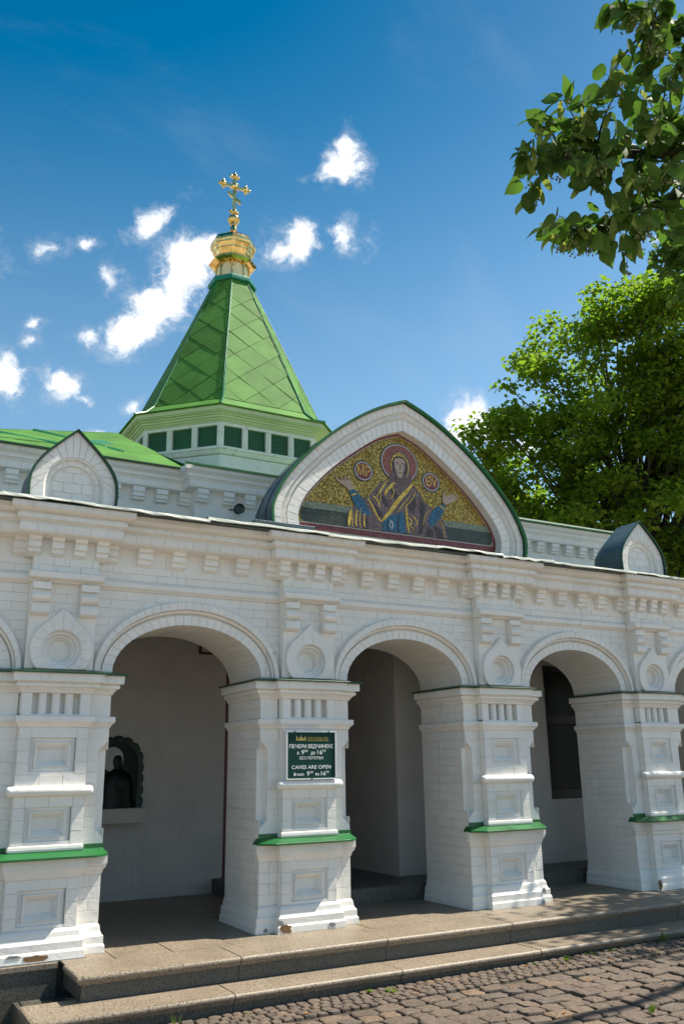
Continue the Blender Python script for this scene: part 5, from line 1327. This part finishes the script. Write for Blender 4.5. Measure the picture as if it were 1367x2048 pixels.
def linden_leaf(L=.07):
    prof = [(-.05, .08), (-.075, .20), (-.03, .31), (.06, .395), (.16, .43), (.23, .465), (.30, .45), (.37, .46), (.45, .425), (.52, .42), (.60, .355), (.67, .33), (.75, .24), (.82, .195), (.90, .09), (1.04, .0)]
    mb = MB(); cur = rnd.uniform(.15, .55); fold = rnd.uniform(.05, .35); vs = []; n = len(prof)
    def bend(x, y): return (x*L, y*L, L*(-cur*x*x+fold*abs(y)+.04*math.sin(9*x)*y))
    mid = [bend(x if i else 0.0, 0) for i, (x, y) in enumerate(prof)]
    lf = [bend(x+rnd.uniform(-.008, .008), y*(1+rnd.uniform(-.05, .05))) for x, y in prof[:-1]]
    rt = [bend(x+rnd.uniform(-.008, .008), -y*(1+rnd.uniform(-.05, .05))) for x, y in prof[:-1]]
    vs = mid+lf+rt; fs = []
    for i in range(n-1):
        a, b = i, i+1
        l0, l1 = n+i, (n+i+1 if i+1 < n-1 else b); r0, r1 = n+n-1+i, (n+n-1+i+1 if i+1 < n-1 else b)
        fs.append((a, b, l1, l0) if l1 != b else (a, b, l0)); fs.append((a, r0, r1, b) if r1 != b else (a, r0, b))
    mb.add(vs, fs)
    mb.tube([(-.4*L, 0, .10*L), (-.2*L, 0, .03*L), (0, 0, 0)], .0009, 4)
    return mb
LV = [linden_leaf(.070*rnd.uniform(.85, 1.15)) for _ in range(9)]
LM = [mesh('leaf', v, M['leaf_near'], smooth=70) for v in LV]
def frame(d, tilt):
    d = d.normalized(); up = Vector((rnd.gauss(0, tilt), rnd.gauss(0, tilt), 1)); b = up.cross(d).normalized(); c = d.cross(b)
    return Matrix((d, b, c)).transposed().to_4x4()
cnt = 0; extra = MB(); spots = []
for tw in twigs:
    for i in range(1, len(tw)):
        for s in range(2):
            p = tw[i-1].lerp(tw[i], rnd.uniform(.1, 1)); dr = (tw[i]-tw[i-1]).normalized(); side = dr.cross(Vector((0, 0, 1)))*rnd.choice((-1, 1))
            spots.append((p, dr*rnd.uniform(.2, .9)+side*rnd.uniform(.3, 1)+Vector((0, 0, rnd.uniform(-.9, .15)))))
    spots.append((tw[-1], (tw[-1]-tw[-2])*1.0+Vector((0, 0, -.02))))
rnd.shuffle(spots)
for p, d in spots:
    mt = frame(d, .8); off = d.normalized()*.03
    if cnt < 300:
        o = put('leaf', rnd.choice(LM), lin, p+off); o.rotation_euler = mt.to_euler(); o.scale = [rnd.uniform(.75, 1.15)]*3
    else:
        v = rnd.choice(LV); mt.translation = p+off; extra.add([tuple(mt @ Vector(q)) for q in v.v], v.f)
    cnt += 1
core = np.clip(nr.normal(0, 1, (260, 3)), -1.5, 1.5)*np.array([.22, .18, .20])+np.array([1.46, -4.58, 3.60])
core = core[(core[:, 0] > 1.10)]
for p in core:
    mt = frame(Vector((rnd.uniform(-1, .6), rnd.uniform(-1, 1), rnd.uniform(-1, .1))), .55); v = rnd.choice(LV); mt.translation = Vector(p); extra.add([tuple(mt @ Vector(q)) for q in v.v], v.f)
if extra.v: tag(obj('crown', extra, M['leaf_near'], lin, smooth=70), kind='stuff')
# upper crown over the pavement, out of the frame
up = nr.normal(0, 1, (2200, 3))*np.array([.6, .45, .5])+np.array([4.1, -6.5, 5.9])
leaf_cloud('upper_crown', up, .08, M['leaf_near'], lin)
def bract_mb():
    L = .092; mb = MB(); n = 7; vs = []
    for i in range(n+1):
        t = i/n; w_ = (.0125)*math.sin(math.pi*min(.97, .12+.85*t))**.6; z = -L*t*.9; x = L*.35*math.sin(t*2.2)
        vs += [(x, -w_, z), (x+.002, w_, z)]
    mb.add(vs, [(2*i, 2*i+1, 2*i+3, 2*i+2) for i in range(n)]); return mb
BM = [mesh('bract', bract_mb(), M['bract'], smooth=80) for _ in range(3)]
def fruit_mb():
    mb = MB(); k = rnd.randint(5, 8); st = Vector((0, 0, -.035)); mb.tube([(0, 0, 0), tuple(st)], .0007, 4)
    for i in range(k):
        e = st+Vector((rnd.uniform(-.016, .016), rnd.uniform(-.016, .016), rnd.uniform(-.022, -.006))); mb.tube([tuple(st), tuple(e)], .0006, 3); mb.sphere(e, .0036, 6, 4)
    return mb
FM = [mesh('fruit_cluster', fruit_mb(), M['berry'], smooth=60) for _ in range(5)]
for i in range(170):
    p, d = rnd.choice(spots); p = p+Vector((rnd.uniform(-.02, .02), rnd.uniform(-.02, .02), -.012))
    o = put('bract', rnd.choice(BM), lin, p); o.rotation_euler = (rnd.uniform(-.5, .5), rnd.uniform(-.5, .5), rnd.uniform(0, 6.28)); o.scale = [rnd.uniform(.8, 1.25)]*3
    if i < 110: o = put('fruit_cluster', rnd.choice(FM), lin, p+Vector((0, 0, -.02))); o.rotation_euler = (rnd.uniform(-.4, .4), rnd.uniform(-.4, .4), rnd.uniform(0, 6.28)); o.scale = [rnd.uniform(.9, 1.3)]*3
for tp in TIPS:
    o = put('fruit_cluster', rnd.choice(FM), lin, tp); o.rotation_euler = (rnd.uniform(-.6, .6), rnd.uniform(-.6, .6), rnd.uniform(0, 6.28)); o.scale = [1.2]*3

lin2 = thing('linden_tree', 'second linden farther off, only small dark bough tips at the right edge of the sky', 'tree', (8.2, -2.4, -.2), 'linden trees in front of the steps')
obj('trunk', MB().tube([(8.2, -2.4, -.3), (8.15, -2.4, 1.5), (8.2, -2.35, 3.5), (8.4, -2.2, 5.6), (9.1, -1.7, 6.6)], [.20, .16, .14, .10, .05], 9), M['bark'], lin2, smooth=60)
fb = [Vector(p) for p in ((8.3, -2.28, 5.0), (6.8, -2.9, 5.75), (5.51, -3.0, 5.95), (4.93, -2.59, 5.71), (4.53, -2.37, 5.47), (4.29, -2.27, 5.31), (4.12, -2.17, 5.23))]
obj('bough', MB().tube(fb, [.06, .05, .04, .025, .016, .009, .004], 6), M['twig'], lin2, smooth=60)
tips = [(4.13,-2.21,5.27),(4.25,-2.16,5.24),(4.3,-2.25,5.47),(4.23,-2.21,5.13),(4.39,-2.27,5.56),(4.35,-2.27,5.23),(4.22,-2.35,5.29),(4.6,-2.4,5.35),(4.7,-2.5,5.6),(4.5,-2.3,5.6),(4.3,-2.2,5.02),(4.38,-2.25,4.92),(4.42,-2.3,5.1),(4.45,-2.2,5.4),(4.36,-2.3,5.38)]
pp = []
for tp in tips:
    a = min([p for p in fb if p.x > tp[0]+.1], key=lambda p: (p-Vector(tp)).length); tw = bent(a, tp, 5)
    obj('twig', MB().tube(tw, [.006, .005, .004, .003, .002, .0015], 4), M['twig'], lin2)
    for p in tw[1:]: pp += [np.array(p)+nr.normal(0, .055, 3) for _ in range(13)]
leaf_cloud('crown', np.array(pp), .075, M['leaf_near'], lin2)
up = nr.normal(0, 1, (3000, 3))*np.array([.55, .42, .55])+np.array([9.3, -1.55, 6.4])
leaf_cloud('upper_crown', up, .10, M['leaf_near'], lin2)
